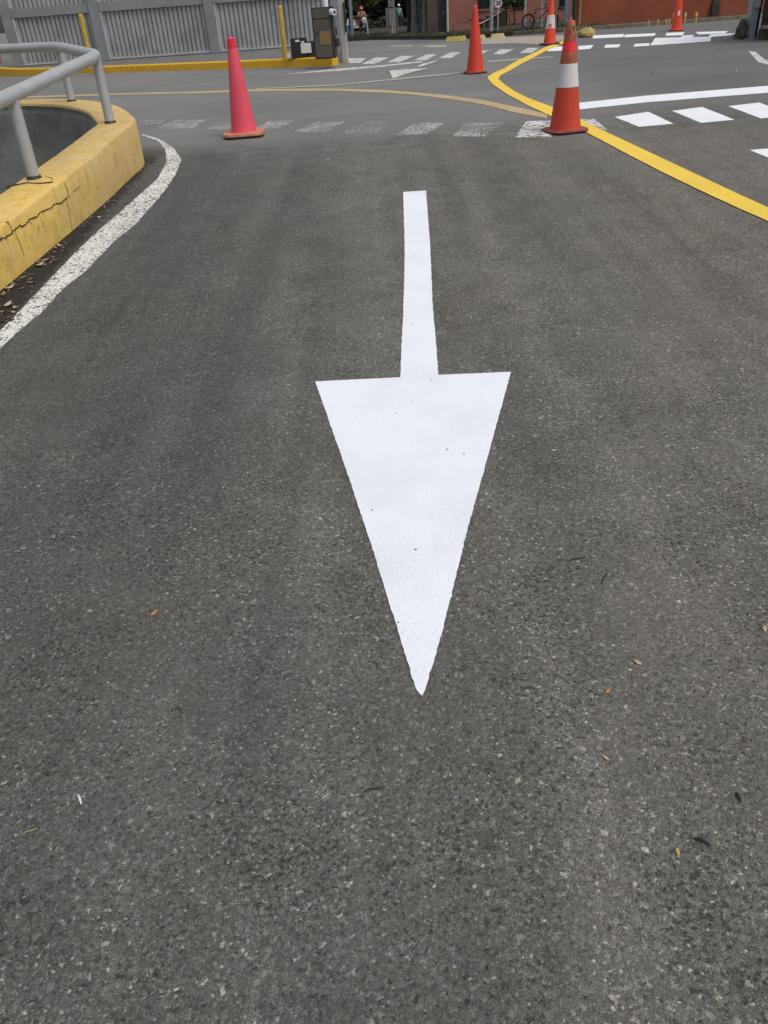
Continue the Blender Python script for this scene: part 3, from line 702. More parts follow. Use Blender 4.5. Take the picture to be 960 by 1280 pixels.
for a, b in zip(edges, edges[1:]):
    for z0, z1 in ((.06, RL0), (RL1, FH-.05)):
        mb = MB(); s0, s1 = a+.13, b-.13; k = max(1, round((s1-s0)/.112)); w = (s1-s0)/k; prev = None
        prof = []
        for i in range(k):
            u = s0+i*w; prof += [(u, -.05), (u+w*.10, -.05), (u+w*.16, 0), (u+w*.84, 0), (u+w*.90, -.05)]
        prof.append((s1, -.05))
        for (u, o_) in prof:
            cur = [mb.bm.verts.new(fp(u, z0, o_)), mb.bm.verts.new(fp(u, z1, o_))]
            if prev: mb.bm.faces.new((prev[0], cur[0], cur[1], prev[1]))
            prev = cur
        mb.build('ribbed_panel', 'fence', t_f, False, True)
    for z, hgt in ((RL0+.095, .19), (FH-.03, .06)):
        mb = MB(); mb.box(fp((a+b)/2, z, .02), (b-a-.245, .08, hgt), frz); mb.build('rail', 'fencepost', t_f, False, True)
    mb = MB(); mb.box(fp((a+b)/2, .04, .015), (b-a-.245, .07, .03), frz); mb.build('sill', 'trim', t_f, False, True)
    for z0, z1 in ((.06, RL0-.003), (RL1+.003, FH-.07)):
        mb = MB(); mb.box(fp(a+.145, (z0+z1)/2, .025), (.045, .05, z1-z0-.01), frz); mb.build('trim', 'trim', t_f, False, True)  # paler trim: highlight along each post's right edge put into its colour
# things beside the fence's left end
P = pz(22, 80, PZ)
t = thing('post', 'dark slim post between brick wall and metal fence, far left', 'post', P)
MB().cyl(P, P+Vector((0, 0, 2.6)), .075, n=12).build('shaft', 'black', t, True, True)
MB().box(P+Vector((0, 0, 2.62)), (.2, .2, .03), 0, .006).build('cap', 'black', t, False, True)
wl = pz(-60, 90, PZ+.02)
t = thing('brick_wall', 'red brick wall at the far left, left of the metal fence', 'wall', wl)
y1 = 27.5
MB().box((-13.5, y1, PZ+1.3), (6.2, .3, 2.6)).build('wall', 'brickm', t, False, True); MB().box((-13.5, y1, PZ+2.64), (6.4, .4, .08)).build('coping', 'conc', t, False, True)

# yellow posts
def ypost(x0, y0, yt, label):
    P = pz(x0, y0, PZ); h = hz(P, yt)-P.z
    t = thing('yellow_post', label, 'post', P, 0, 'yellow posts behind the kerb')
    MB().cyl((0, 0, 0), (0, 0, h), .045, n=14).build('shaft', 'ypost', t, True)
    MB().lathe([(.047, h-.005), (.047, h+.012), (.03, h+.028), (.004, h+.032)], 14, cap_t=True).build('cap', 'ypost', t, True)
ypost(116, 86, 19.5, 'slim yellow post in front of the metal fence, seen above the pipe railing')
ypost(357, 74.5, 9.5, 'slim yellow post beside the black cabinet near the fence end')
# pay machine
P = pz(407, 73.5, PZ); H = hz(P, 9)-P.z
t_k = thing('pay_machine', 'tall grey parking machine with olive door at the kerb end', 'machine', P, R(-6))
w = .38; d = .34
MB().box((0, d/2, H/2), (w, d, H), 0, .008).build('cabinet', 'black', t_k)
MB().box((-.01, -.006, H*.40+.0), (w-.07, .012, H*.74), 0, .003).build('door', 'kiosk', t_k)
MB().box((-.01, -.006, H*.885), (w-.07, .012, H*.19), 0, .003).build('upper_panel', 'kiosk', t_k)
MB().box((.03, -.016, H*.41), (.20, .010, H*.27), 0, .004).build('reflection_patch', 'amber', t_k)  # amber reflection on the door, painted as a coloured plate
MB().cyl((-.11, -.012, H*.52), (-.11, -.03, H*.52), .022, n=12).build('lock', 'black', t_k, True)
MB().box((w/2+.012, d*.45, H*.66), (.024, d*.7, H*.42), 0, .004).build('side_panel', 'kioskside', t_k)
MB().box((w/2+.03, d*.4, H*.52), (.03, .09, .12), 0, .006).build('slot', 'black', t_k)
MB().box((w/2+.04, d*.5, H*.30), (.04, d*.5, H*.16), 0, .006).build('printer', 'black', t_k)
cm = MB().cyl((w/2-.02, .0, H*.90), (w/2+.05, -.06, H*.89), .05, n=16).build('camera', 'white_pl', t_k, True)
MB().cyl((w/2+.048, -.058, H*.8903), (w/2+.056, -.066, H*.889), .026, n=14).build('lens', 'black', cm, True)
MB().cyl((.06, d*.5, H), (.05, d*.5, H+.45), .05, n=14).build('mast', 'white_pl', t_k, True)
# concrete column behind the machine
P = pz(431.2, 77.5, .55)
P.z = g(P.y)-.02
t = thing('concrete_column', 'pale grey column with mottled foot right beside the pay machine', 'column', P, R(-6))
MB().box((0, .1, 1.66), (.115, .2, 3.4), 0, .012).build('shaft', 'conc', t)
MB().box((-.115, .06, .18), (.11, .2, .40), 0, .012).build('foot', 'mottled', t)
MB().box((.068, 0, .78), (.02, .10, .5), 0, .006).build('bracket', 'black', t); MB().box((.088, -.03, .72), (.03, .07, .1), 0, .006).build('socket', 'black', t)
# black box with white notice
P = pz(379, 72.2, PZ); hb = hz(P, 47.5)-P.z
t = thing('black_cabinet', 'low black cabinet with blank white notice next to the pay machine', 'cabinet', P, R(-4))
MB().box((-.07, .12, hb/2), (.30, .24, hb), 0, .008).build('box', 'black', t)
MB().box((.19, .14, hb*.40), (.2, .2, hb*.8), 0, .01).build('side_box', 'black', t)
MB().box((.075, -.014, hb*.48), (.20, .022, hb*.50), 0, .003).build('notice', 'signwhite', t)
MB().box((-.08, -.004, hb*.87), (.08, .008, .035), R(0)).build('sticker', 'white_pl', t)
MB().box((.02, -.006, hb*.80), (.06, .012, .03)).build('sticker', 'white_pl', t)
MB().box((-.28, .05, .05), (.09, .08, .10), 0, .01).build('junction_box', 'white_pl', t)

# ------------------------------------------------------------------ wheel stops and painted rock
def stop(x0, x1, yb, yt, m, label):
    Y = 33.5; A, B = py(x0, yb, Y), py(x1, yb, Y)
    w = abs(B.x-A.x); c = (A+B)/2; c.z = g(Y); h = max(.14, hz(c, yt)-c.z)
    t = MB(); pl = [(-w/2, 0), (w/2, 0), (w/2, .18), (-w/2, .18)]
    lo = [t.bm.verts.new((x, y, -.02)) for x, y in pl]; k = min(.05, h*.4)
    hi = [t.bm.verts.new((x*(1-.12/w), .03 if y == 0 else .15, h)) for x, y in pl]
    t.bm.faces.new(hi); t.bm.faces.new(lo[::-1])
    for i in range(4): t.bm.faces.new((lo[i], lo[(i+1) % 4], hi[(i+1) % 4], hi[i]))
    bmesh.ops.bevel(t.bm, geom=t.bm.edges[:], offset=.012, segments=2, affect='EDGES')
    o = t.build('wheel_stop', m); o.location = c; tag(o, label, 'wheel stop', 'concrete wheel stops before the verge')
stop(557, 584, 52.6, 45.3, 'stop', 'bright yellow concrete wheel stop left of the plain orange cone')
stop(592, 608, 52.0, 45.0, 'paleyellow', 'pale yellow wheel stop partly hidden by the plain orange cone')
stop(613, 632, 51.6, 44.4, 'paleyellow', 'pale yellow wheel stop beside the tan pavement, right of the orange cone')
P = gp(734, 47)
o = MB().blob((0, .12, .07), (.19, .16, .115), .3, 3, 3.1, 1.2).build('painted_rock', 'ystone', None, True); o.location = P; tag(o, 'rough yellow painted rock just behind the striped cone', 'rock')

# ------------------------------------------------------------------ verge and its kerb
front = [(-9, 60), (-2, 58.5), (1.5, 57), (4.4, 51.5), (6, 48), (8, 45), (10, 43), (13, 42.3), (24, 42), (60, 42)]
def zv(x):
    if x <= 5: return -.26
    if x >= 10: return -.06
    return -.26+.20*(x-5)/5
mb = MB(); cols = []
for x, y in front:
    z = zv(x)
    if z < g(y)+.10: z = g(y)+.10
    cols.append([mb.bm.verts.new((x, y+.14, z-.002)), mb.bm.verts.new((x, y+9, z+.0)), mb.bm.verts.new((x, 160, z+.3))])
for a, b in zip(cols, cols[1:]):
    for k in range(2): mb.bm.faces.new((a[k], b[k], b[k+1], a[k+1]))
tag(mb.build('verge', 'verge'), kind='structure')
t_vk = thing('verge_kerb', 'stone kerb along the verge across the junction, dark at left and tan at right', 'kerb', (4.4, 51.5, -.3))
def vk(pts, m, nm):
    mb = MB(); prev = None
    for x, y in pts:
        z = max(zv(x), g(y)+.10)
        cur = [mb.bm.verts.new(v) for v in ((x, y, g(y)-.1), (x, y, z+.03), (x, y+.02, z+.045), (x, y+.15, z+.045), (x, y+.16, z-.05))]
        if prev:
            for k in range(4): mb.bm.faces.new((prev[k], cur[k], cur[k+1], prev[k+1]))
        prev = cur
    mb.build(nm, m, t_vk, False, True)
vk(front[:6], 'darkstone', 'dark_kerb'); vk(front[5:], 'tankerb', 'tan_kerb')
def front_y(x):
    for (a, b), (c, d) in zip(front, front[1:]):
        if a <= x <= c: return b+(d-b)*(x-a)/(c-a)
    return 42
# grass tufts on the verge
mb = MB()
for i in range(5200):
    x = random.uniform(-1.5, 12); y = front_y(x)+.2+abs(random.gauss(0, 1.6)); z = zv(x)
    if x > 7 and random.random() < .6: continue
    h = random.uniform(.05, .16); a = random.uniform(0, 6.28); dx, dy = math.cos(a)*.05, math.sin(a)*.05
    lx, ly = random.gauss(0, .04), random.gauss(0, .04)
    mb.bm.faces.new([mb.bm.verts.new(v) for v in ((x-dx, y-dy, z), (x+dx, y+dy, z), (x+lx, y+ly, z+h))])
tag(mb.build('grass', 'grass'), kind='stuff')

# ------------------------------------------------------------------ red building (left block with door and stairs)
WY = 56.0; BZ = -.3
def X(x, y=25, Y=WY): return py(x, y, Y).x
def Zp(x, y, Y=WY): return py(x, y, Y).z
t_b = thing('red_building', 'faded red building with green door and stairs beyond the verge', 'building', (X(600), WY, BZ))
def wallbox(x0, x1, z0, z1, m, nm, Y=WY, th=.3, par=None):
    mb = MB(); mb.box(((x0+x1)/2, Y+th/2, (z0+z1)/2), (x1-x0, th, z1-z0)); return mb.build(nm, m, par or t_b, False, True)
TOP = 6.5
x535, x548, x557, x562, x597, x613, x722 = [X(v) for v in (535, 548, 557.5, 562, 597, 613, 726)]
wallbox(x535, x548, BZ-.3, TOP, 'darkbrown', 'wall_bay', WY+.25)
dr = wallbox(x548, x557, BZ, BZ+3.6, 'green', 'door', WY+.30, .1)
MB().box((x557-.12, WY+.28, BZ+1.05), (.05, .05, .14), 0, .01).build('handle', 'galv', dr, False, True)
wallbox(x548, x557, BZ+3.6, TOP, 'pinkwall', 'lintel', WY+.25)
wallbox(x557+.003, x722+1.4, BZ-.3, TOP, 'pinkwall', 'wall', WY)
wz = Zp(605, 11); win = wallbox(x597, x613, wz, wz+1.9, 'glass', 'window', WY-.02, .06)
for nm, zz, hh in (('sill', wz-.05, .09), ('frame', wz+1.95, .08)): wallbox(x597-.06, x613+.06, zz-hh/2, zz+hh/2, 'pinkwall', nm, WY-.08, .12, win)
for xa, xb, yb in ((640, 655, 9), (698, 707, 8)):
    z0 = Zp(xa, yb); w_ = wallbox(X(xa), X(xb), z0, z0+1.6, 'glass', 'window', WY-.02, .06); wallbox(X(xa)-.05, X(xb)+.05, z0-.1, z0-.003, 'steps', 'sill', WY-.07, .1, w_)
MB().cyl((X(559.5), WY-.06, BZ), (X(559.5), WY-.06, TOP-.3), .055, n=12).build('drainpipe', 'palepipe', t_b, True, True)
MB().box(((x535+x722)/2+.7, WY+2.2, TOP+.1), (x722-x535+2.4, 5.4, .2)).build('roof', 'steps', t_b, False, True)
# staircase with handrails along the wall
xs0, xs1 = X(566, 30, WY-1), X(636, 20, WY-1)
zs1 = Zp(636, 12, WY-1)
t_s = thing('staircase', 'dark concrete stairs with handrails climbing along the red wall', 'stairs', (xs0, WY-1, BZ))
k = 8
for i in range(k):
    xa = xs0+(xs1-xs0)*i/k; zz = BZ+(zs1-BZ)*(i+1)/k
    mb = MB(); mb.box(((xa+xs1)/2, WY-.75, zz-(zs1-BZ)/k/2), (xs1-xa, 1.2, (zs1-BZ)/k-.004)); mb.build('step', 'steps', t_s, False, True)
mb = MB(); mb.box((xs0+.5, WY-1.46, BZ+.28), (1.0, .12, .36), 0, .01); mb.build('base_wall', 'pinkwall', t_s, False, True)
MB().tube([(xs0+.55, WY-1.40, Zp(580, 38.5, WY-1.4)), (X(592, 33, WY-1.4), WY-1.40, Zp(592, 33, WY-1.4)), (X(606, 28, WY-1.4), WY-1.4, Zp(606, 27, WY-1.4)), (X(627, 14, WY-1.4), WY-1.4, Zp(627, 14, WY-1.4))], .035, 8).build('handrail', 'palepipe', t_s, True, True)
MB().tube([(xs0, WY-1.36, Zp(563, 33, WY-1.4)), (X(580, 29, WY-1.4), WY-1.36, Zp(580, 29, WY-1.4)), (X(600, 17, WY-1.4), WY-1.36, Zp(600, 17, WY-1.4)), (X(636, 5, WY-1.4), WY-1.36, Zp(636, 5, WY-1.4))], .04, 8).build('handrail', 'steps', t_s, True, True)
for xp, y0_, y1_ in ((570, 40, 31.5), (581, 39.5, 29), (605, 39, 28), (635, 37, 8)):
    xx = X(xp, 30, WY-1.4); MB().cyl((xx, WY-1.38, BZ), (xx, WY-1.38, Zp(xp, y1_, WY-1.4)), .03, n=8).build('baluster', 'ypost' if xp in (605, 635) else 'palepipe', t_s, True, True)

# right long red wall
RY = 44.6
t_r = thing('long_red_wall', 'long plain dark red wall behind the yellow bollards and far cone', 'wall', (X(830, 25, RY), RY, -.1))
xa, xb = X(722, 25, RY), X(1010, 25, RY)
mb = MB(); mb.box(((xa+xb)/2, RY+.2, 2.2), (xb-xa, .4, 4.7)); mb.build('wall', 'redwall', t_r, False, True)
mb = MB(); mb.box(((xa+xb)/2, RY+.19, 4.62), (xb-xa+.2, .6, .12)); mb.build('coping', 'steps', t_r, False, True)
P0 = py(893, 25, RY-.06)
mb = MB(); mb.box((P0.x, RY-.06, 2.2), (.34, .10, 4.4)); mb.build('downpipe', 'brownpipe', t_r, False, True)
mb = MB(); mb.box((P0.x-.05, RY-.07, .16), (.36, .14, .55)); mb.build('drain_opening', 'black', t_r, False, True)
# yellow bollards
BL = [(810, 31.0, 25.0, .05, 'bollard', 'leftmost short yellow bollard before the long red wall'), (822, 30.5, 24.0, .05, 'bollard', 'second short yellow bollard from the left before the red wall'),
      (832, 31.5, 24.2, .06, 'bollard', 'squat stained yellow bollard, third from the left before the red wall'), (836, 31.0, 22.5, .05, 'bollard', 'yellow bollard close behind the squat stained one'),
      (840.5, 32.0, 15.6, .05, 'bollard', 'tall yellow bollard touching the far red cone on its left'), (855, 32.0, 15.0, .055, 'bollard', 'tall yellow bollard just right of the far red cone'), (868.5, 31.5, 14.8, .06, 'bollard', 'rightmost tall yellow bollard before the red wall')]
for x, yb, yt, r, m, lab in BL:
    P = py(x, yb, 41.75); P.z = g(P.y)-.01; h = hz(P, yt)-P.z
    t = thing('bollard', lab, 'bollard', P, 0, 'yellow bollards before the red wall')
    MB().lathe([(r, 0), (r, h-.03), (r*.8, h-.008), (r*.3, h)], 14, cap_t=True).build('shaft', m, t, True)
    MB().lathe([(r+.004, h*.62), (r+.004, h*.78)], 14).build('band', 'paleyellow', t, True)

# ------------------------------------------------------------------ poles, sign, bicycle
def pole(x, yb, Y, r, m, label, name='pole', h=6.0, cat='pole', flange=True, lean=0.0):
    P = py(x, yb, Y); P.z = min(P.z, max(zv(P.x), g(P.y)))if P.z > zv(P.x) else P.z
    P.z = zv(P.x)-.02
    t = thing(name, label, cat, P)
    MB().cyl((0, 0, 0), (lean, 0, h), r, r*.85, 14).build('shaft', m, t, True)
    if flange: MB().cyl((0, 0, .0), (0, 0, .09), r*1.9, r*1.6, 12).build('foot', m, t, True)
    else: MB().lathe([(r*.9, h-.002), (r*.9, h+.02), (.004, h+.04)], 12, cap_t=True).build('cap', m, t, True)
    return t
pole(614, 41, 49.5, .095, 'galv', 'grey pole standing left of the round speed sign', 'lamp_pole')
pole(656, 38, 46.4, .055, 'palepipe', 'thin white pole standing behind the rear bicycle wheel')
pole(676.5, 37, 46.9, .055, 'palepipe', 'thin white pole behind the middle of the bicycle')
pole(707, 36, 45.0, .11, 'steel', 'thick blue grey pole just left of the striped cone tip', 'lamp_pole')
pole(694, 37, 44.8, .035, 'straw', 'slim tan stake behind the orange cone with black base', 'stake', 3.0, 'stake', False)
pole(724, 35.5, 43.6, .035, 'straw', 'slim tan stake right of the dark tree trunk', 'stake', 1.15, 'stake', False)
pole(441, 47, 60, .11, 'galv', 'slim grey pole between pay machine and verge trees', 'lamp_pole')
pole(460.3, 46.5, 59, .055, 'palepipe', 'short pale post on the verge beside the motorcycle', 'stake', .75, 'post', False)
pole(491, 44.5, 57.5, .04, 'palepipe', 'short thin white post right of the pale utility pole', 'stake', .62, 'post', False)
P = py(491, 46, 57.8); P.z = zv(P.x)-.03
# utility pole with panel
P = py(491.3, 46, 58.2); P.z = zv(P.x)-.03
t = thing('utility_pole', 'pale concrete utility pole with grey sign back strapped on', 'pole', P)
MB().cyl((-.055, 0, 0), (-.055, 0, 7), .155, .12, 18).build('shaft', 'conc', t, True); MB().cyl((.12, -.06, 0), (.12, -.06, 7), .065, n=12).build('conduit', 'palepipe', t, True)
z0, z1 = hz(P, 34.5)-P.z, hz(P, 9.5)-P.z
pn = MB().box((-.02, .20, (z0+z1)/2), (.72, .03, z1-z0), 0, .005).build('panel', 'backgrey', t)
MB().box((-.28, .17, (z0+z1)/2), (.05, .03, z1-z0-.05)).build('stiffener', 'galv', pn); MB().box((.27, .17, (z0+z1)/2), (.05, .03, z1-z0-.05)).build('stiffener', 'galv', pn)
for z in (z0+.05, z1-.0): MB().lathe([(.17, z-.03), (.172, z+.03)], 18, (-.055, 0, 0)).build('strap', 'black', t, True)
MB().lathe([(.162, .02), (.158, .62)], 18, (-.055, 0, 0)).build('painted_foot', 'straw', t, True)
# speed sign
P = py(622.3, 40.5, 48.5); P.z = zv(P.x)-.02; zc = hz(P, 4.0)-P.z
t = thing('speed_sign', 'round white sign with number 30 on a thin white post', 'sign', P)
MB().cyl((0, 0, 0), (0, 0, zc+.1), .028, n=10).build('post', 'palepipe', t, True)
dsc = MB().cyl((0, -.03, zc), (0, -.045, zc), .215, n=36).build('disc', 'signwhite', t, True)
MB().lathe([(.195, 0), (.215, .004), (.21, .012), (.195, .006)], 36).build('rim', 'backgrey', dsc, True)
dsc.children[0].rotation_euler = (R(90), 0, 0); dsc.children[0].location = (0, -.045, zc)
tx = bpy.data.curves.new('number', 'FONT'); tx.body = '30'; tx.size = .27; tx.align_x = 'CENTER'; tx.align_y = 'CENTER'; tx.extrude = .002; tx.offset = .006
to = bpy.data.objects.new('tmp', tx); COL.objects.link(to); bpy.context.view_layer.update()
me = bpy.data.meshes.new_from_object(to.evaluated_get(bpy.context.evaluated_depsgraph_get())); bpy.data.objects.remove(to)
me.materials.clear(); me.materials.append(M['ink'])
no = bpy.data.objects.new('number', me); COL.objects.link(no); no.parent = dsc; no.rotation_euler = (R(90), 0, 0); no.location = (0, -.051, zc)

# bicycle
Pw1 = py(660, 38.5, 46.0); Pw2 = py(690, 36.3, 46.0)
zb = zv((Pw1.x+Pw2.x)/2)-.0
t = thing('bicycle', 'dark mountain bike parked on the pavement before the red building', 'bicycle', (Pw1.x, 46.0, zb))
WR = .335; wb = min(1.18, Pw2.x-Pw1.x)
for x in (0, wb):
    w_ = MB().cyl((x, -.05, WR), (x, .05, WR), .03, n=12).build('wheel', 'galv', t, True)
    ty = MB().tube([(x+(WR-.03)*math.cos(a), 0, WR+(WR-.03)*math.sin(a)) for a in [2*math.pi*i/40 for i in range(40)]], .032, 10, True).build('tyre', 'rubber', w_, True)
    MB().tube([(x+(WR-.066)*math.cos(a), 0, WR+(WR-.066)*math.sin(a)) for a in [2*math.pi*i/40 for i in range(40)]], .012, 8, True).build('rim', 'black', w_, True)
    sp = MB()
    for i in range(16):
        a = 2*math.pi*i/16; sp.cyl((x, .015*(-1)**i, WR), (x+(WR-.07)*math.cos(a), 0, WR+(WR-.07)*math.sin(a)), .0025, n=4)
    sp.build('spokes', 'galv', w_)
bb = (.44, 0, .33); st = (.30, 0, .80); hd = (.88, 0, .86); hdl = (.92, 0, .74)
fr = MB()
for a, b, r in ((bb, st, .018), (bb, hdl, .024), (st, hd, .018), ((0, .05, WR), bb, .012), ((0, -.05, WR), bb, .012), ((0, .05, WR), (.32, .02, .74), .010), ((0, -.05, WR), (.32, -.02, .74), .010), (hd, hdl, .024)): fr.cyl(a, b, r, n=10)
fr.build('frame', 'darkcloth', t, True)
MB().cyl(st, (.27, 0, .93), .014, n=8).build('seat_post', 'galv', t, True)
MB().blob((.25, 0, .955), (.14, .065, .03), .1, 2).build('saddle', 'backgrey', t, True)
fk = MB()
for s_ in (-.055, .055): fk.tube([(hdl[0], s_*.6, hdl[2]), (.98, s_, .6), (wb, s_, WR)], .013, 8)
fk.build('fork', 'black', t, True)
MB().tube([(.80, -.30, .98), (.85, -.12, 1.0), (.86, 0, .99), (.85, .12, 1.0), (.80, .30, .98)], .013, 8).cyl(hd, (.86, 0, .99), .014, n=8).build('handlebar', 'black', t, True)
MB().cyl((.44, -.075, .33), (.44, -.06, .33), .09, n=24).build('chainring', 'galv', t, True)
for s_, a in ((-1, .6), (1, .6+math.pi)):
    cr_ = MB().cyl((.44, .09*s_, .33), (.44+.17*math.cos(a), .09*s_, .33+.17*math.sin(a)), .011, n=8).build('crank', 'galv', t, True)
    MB().box((.44+.17*math.cos(a), .14*s_, .33+.17*math.sin(a)), (.09, .08, .02)).build('pedal', 'black', cr_)

# ------------------------------------------------------------------ trees and shrubs
def trunk_mesh(mb, x, y, z0, h, r, wob, seed, n=10):
    rnd = random.Random(seed); k = 9; pts, rr = [], []
    for i in range(k):
        f = i/(k-1); pts.append((x+wob*math.sin(f*3+seed)*f+rnd.gauss(0, .02), y+rnd.gauss(0, .02), z0+h*f)); rr.append(r*(1-.5*f)*(1.35 if i == 0 else 1)*rnd.uniform(.9, 1.1))
    mb.tube(pts, rr, n); return pts
def leaves(mb, clumps, per, size, seed):
    rnd = random.Random(seed)
    for (cx, cy, cz, r) in clumps:
        for _ in range(per):
            d = Vector((rnd.gauss(0, 1), rnd.gauss(0, 1), rnd.gauss(0, .8))); d = d.normalized()*r*(rnd.random()**.45)
            c = Vector((cx, cy, cz))+d; u = Vector((rnd.gauss(0, 1), rnd.gauss(0, 1), rnd.gauss(0, .6))).normalized(); v = u.cross(Vector((rnd.gauss(0, 1), rnd.gauss(0, 1), rnd.gauss(0, 1)))).normalized()
            s_ = size*rnd.uniform(.6, 1.4)
            mb.bm.faces.new([mb.bm.verts.new(p) for p in (c-u*s_, c+v*s_*.45, c+u*s_, c-v*s_*.45)])
def tree(x, y, z, h, r, cr, label, seed, leaf='leafdark', bark='bark', low=1.0, stems=1, nclump=26, per=110, size=.17, group=None):
    rnd = random.Random(seed)
    t = thing('tree', label, 'tree', (x, y, z), 0, group)
    for s_ in range(stems):
        ox = (s_-(stems-1)/2)*r*2.0
        mb = MB(); trunk_mesh(mb, ox, rnd.gauss(0, .1), 0, h*.72, r*(1 if s_ == 0 else .75), .25*rnd.choice((-1, 1)), seed+s_)
        for q in range(4):
            a = rnd.uniform(0, 6.28); z0 = h*rnd.uniform(.35, .6); mb.tube([(ox, 0, z0), (ox+math.cos(a)*cr*.4, math.sin(a)*cr*.4, z0+h*.12), (ox+math.cos(a)*cr*.7, math.sin(a)*cr*.7, z0+h*.28)], [r*.4, r*.28, r*.12], 7)
        mb.build('trunk', bark, t, True)
    cl = []
    for _ in range(nclump):
        a = rnd.uniform(0, 6.28); rr = cr*math.sqrt(rnd.random()); zz = rnd.uniform(low, h)
        cl.append((rr*math.cos(a), rr*math.sin(a), zz, cr*rnd.uniform(.22, .40)))
    mb = MB(); leaves(mb, cl, per, size, seed+9); mb.build('crown', leaf, t)
    return t
def tz(x, yb, Y): P = py(x, yb, Y); P.z = zv(P.x)-.05; return P
P = tz(523, 43, 58); tree(P.x, P.y, P.z, 7.5, .20, 2.6, 'grey barked tree with two close trunks on the verge', 11, low=3.4, stems=2)
P = tz(531, 42, 57); tree(P.x, P.y, P.z, 7.0, .15, 2.2, 'slim pale grey tree trunk left of the red building', 12, low=3.2)
P = tz(514, 42.5, 61); tree(P.x, P.y, P.z, 7.0, .22, 2.4, 'dark brown tree trunk in shade behind the grey trunks', 13, low=3.2, bark='darkbark')
P = tz(718, 36, 44.0); tree(P.x, P.y, P.z, 6.5, .12, 1.8, 'dark rough tree trunk directly behind the striped cone', 14, low=3.4, bark='darkbark')
# a close row of dark trees far behind, whose crowns reach low
for i, (x, Y, hh, lab, leaf) in enumerate([(-4.5, 96, 9, 'dark dense tree far behind, hidden mostly by the metal fence', 'leafdark'), (-1.5, 92, 8, 'dark dense tree far behind the blue panel', 'leafdark'), (py(450, 8, 79).x, 79, 5.5, 'olive green tree above the small red stall', 'leafmid'),
                                     (4.6, 98, 9, 'dark dense tree far behind the motorcycle', 'leafdark'), (7.6, 97, 9, 'dark dense tree far behind the utility pole', 'leafdark'), (10.5, 98, 9, 'dark dense tree far behind the person in teal', 'leafdark'), (13.6, 96, 9, 'dark dense tree far behind the grey trunks', 'leafdark')]):
    tree(x, Y, .0, hh, .22, 2.6 if leaf == 'leafdark' else 1.7, lab, 40+i, leaf, 'darkbark', low=.5 if leaf == 'leafdark' else 1.5, nclump=34, per=150, size=.26, group='trees far behind the verge')
mb = MB(); rnd = random.Random(5)
cl = [(x*1.0, 104+rnd.gauss(0, .5), z, 1.1) for x in [i*.9-14 for i in range(40)] for z in (.6, 1.6, 2.8)]
leaves(mb, cl, 70, .30, 6); hd_ = mb.build('hedge', 'leafdark')
mb = MB(); leaves(mb, [(i*.55-5, 76+.3*math.sin(i*2.1), zv(0)+.35+.2*math.sin(i*1.3), .55) for i in range(38)], 130, .13, 8); tag(mb.build('low_hedge', 'leafdark'), 'low dark hedge in shade behind the motorcycle', 'hedge'); tag(hd_, 'tall dark hedge closing off the view behind the far trees', 'hedge')
mb = MB(); mb.box((4, 108, 2), (50, .4, 5)); tag(mb.build('boundary_wall', 'darkwall'), 'dark boundary wall in shade behind the tall hedge', 'wall')
# shrub against the red wall
P = tz(643, 38, 53.5)
t = thing('shrub', 'green shrub against the red building wall above the bicycle', 'shrub', P)
mb = MB(); trunk_mesh(mb, 0, 0, 0, 1.3, .05, .1, 3); mb.build('stem', 'darkbark', t, True)
mb = MB(); leaves(mb, [(-.5, 0, 1.15, .35), (-.1, .1, 1.35, .45), (.3, 0, 1.15, .4), (.55, .1, 1.6, .4), (0, .1, 1.8, .5), (-.5, .1, 1.7, .4)], 260, .10, 4); mb.build('foliage', 'leafshrub', t)

# ------------------------------------------------------------------ far left gap: panel, stall, motorcycle, people
FY = 70.0
P = py(434, 45, FY); P.z = .0
Pz = lambda x, y, Y=FY: py(x, y, Y)
a, b = Pz(429.5, 45), Pz(437, 45)
t = thing('display_panel', 'blue and white display panel beyond the pay machine', 'sign', ((a.x+b.x)/2, FY, -.3))
zt_, zm, zb_ = Pz(434, 24).z, Pz(434, 31.5).z, Pz(434, 45).z
MB().box(((a.x+b.x)/2, FY, (zm+zt_)/2), (b.x-a.x, .1, zt_-zm-.01), 0, .01).build('white_top', 'signwhite', t, False, True); MB().box(((a.x+b.x)/2, FY, (zm+zb_)/2), (b.x-a.x, .1, zm-zb_-.01), 0, .01).build('blue_board', 'blue', t, False, True)
for x in (a.x+.05, b.x-.05): MB().cyl((x, FY+.08, -.35), (x, FY+.08, zt_), .03, n=8).build('leg', 'galv', t, True, True)
a, b = Pz(440.5, 40), Pz(460, 40); zt_, zw, zl, z0 = Pz(450, 21.5).z, Pz(450, 33).z, Pz(450, 35).z, -.3
t = thing('stall', 'small red walled stall with white ledge in front of the olive tree', 'stall', ((a.x+b.x)/2, FY+1, -.3))
MB().box(((a.x+b.x)/2, FY+1.2, (zt_+zw)/2), (b.x-a.x, .2, zt_-zw)).build('wall', 'pinkwall', t, False, True)
MB().box(((a.x+b.x)/2-.1, FY+1.05, (zw+zl)/2), ((b.x-a.x)*.7, .4, zw-zl)).build('ledge', 'palepipe', t, False, True)
MB().box(((a.x+b.x)/2, FY+1.9, (zl+z0)/2), (b.x-a.x, .1, zl-z0)).build('back_wall', 'darkcloth', t, False, True)
MB().box(((a.x+b.x)/2, FY+1.7, zt_+.05), (b.x-a.x+.3, 1.6, .08)).build('roof', 'darkbrown', t, False, True)
MB().box((a.x+.2, FY+1.08, (zt_+zw)/2-.02), (.18, .03, .4)).build('notice', 'signwhite', t, False, True)
for x in (a.x+.06, b.x-.06): MB().cyl((x, FY+1.2, -.35), (x, FY+1.2, zw), .05, n=8).build('pillar', 'galv', t, True, True)
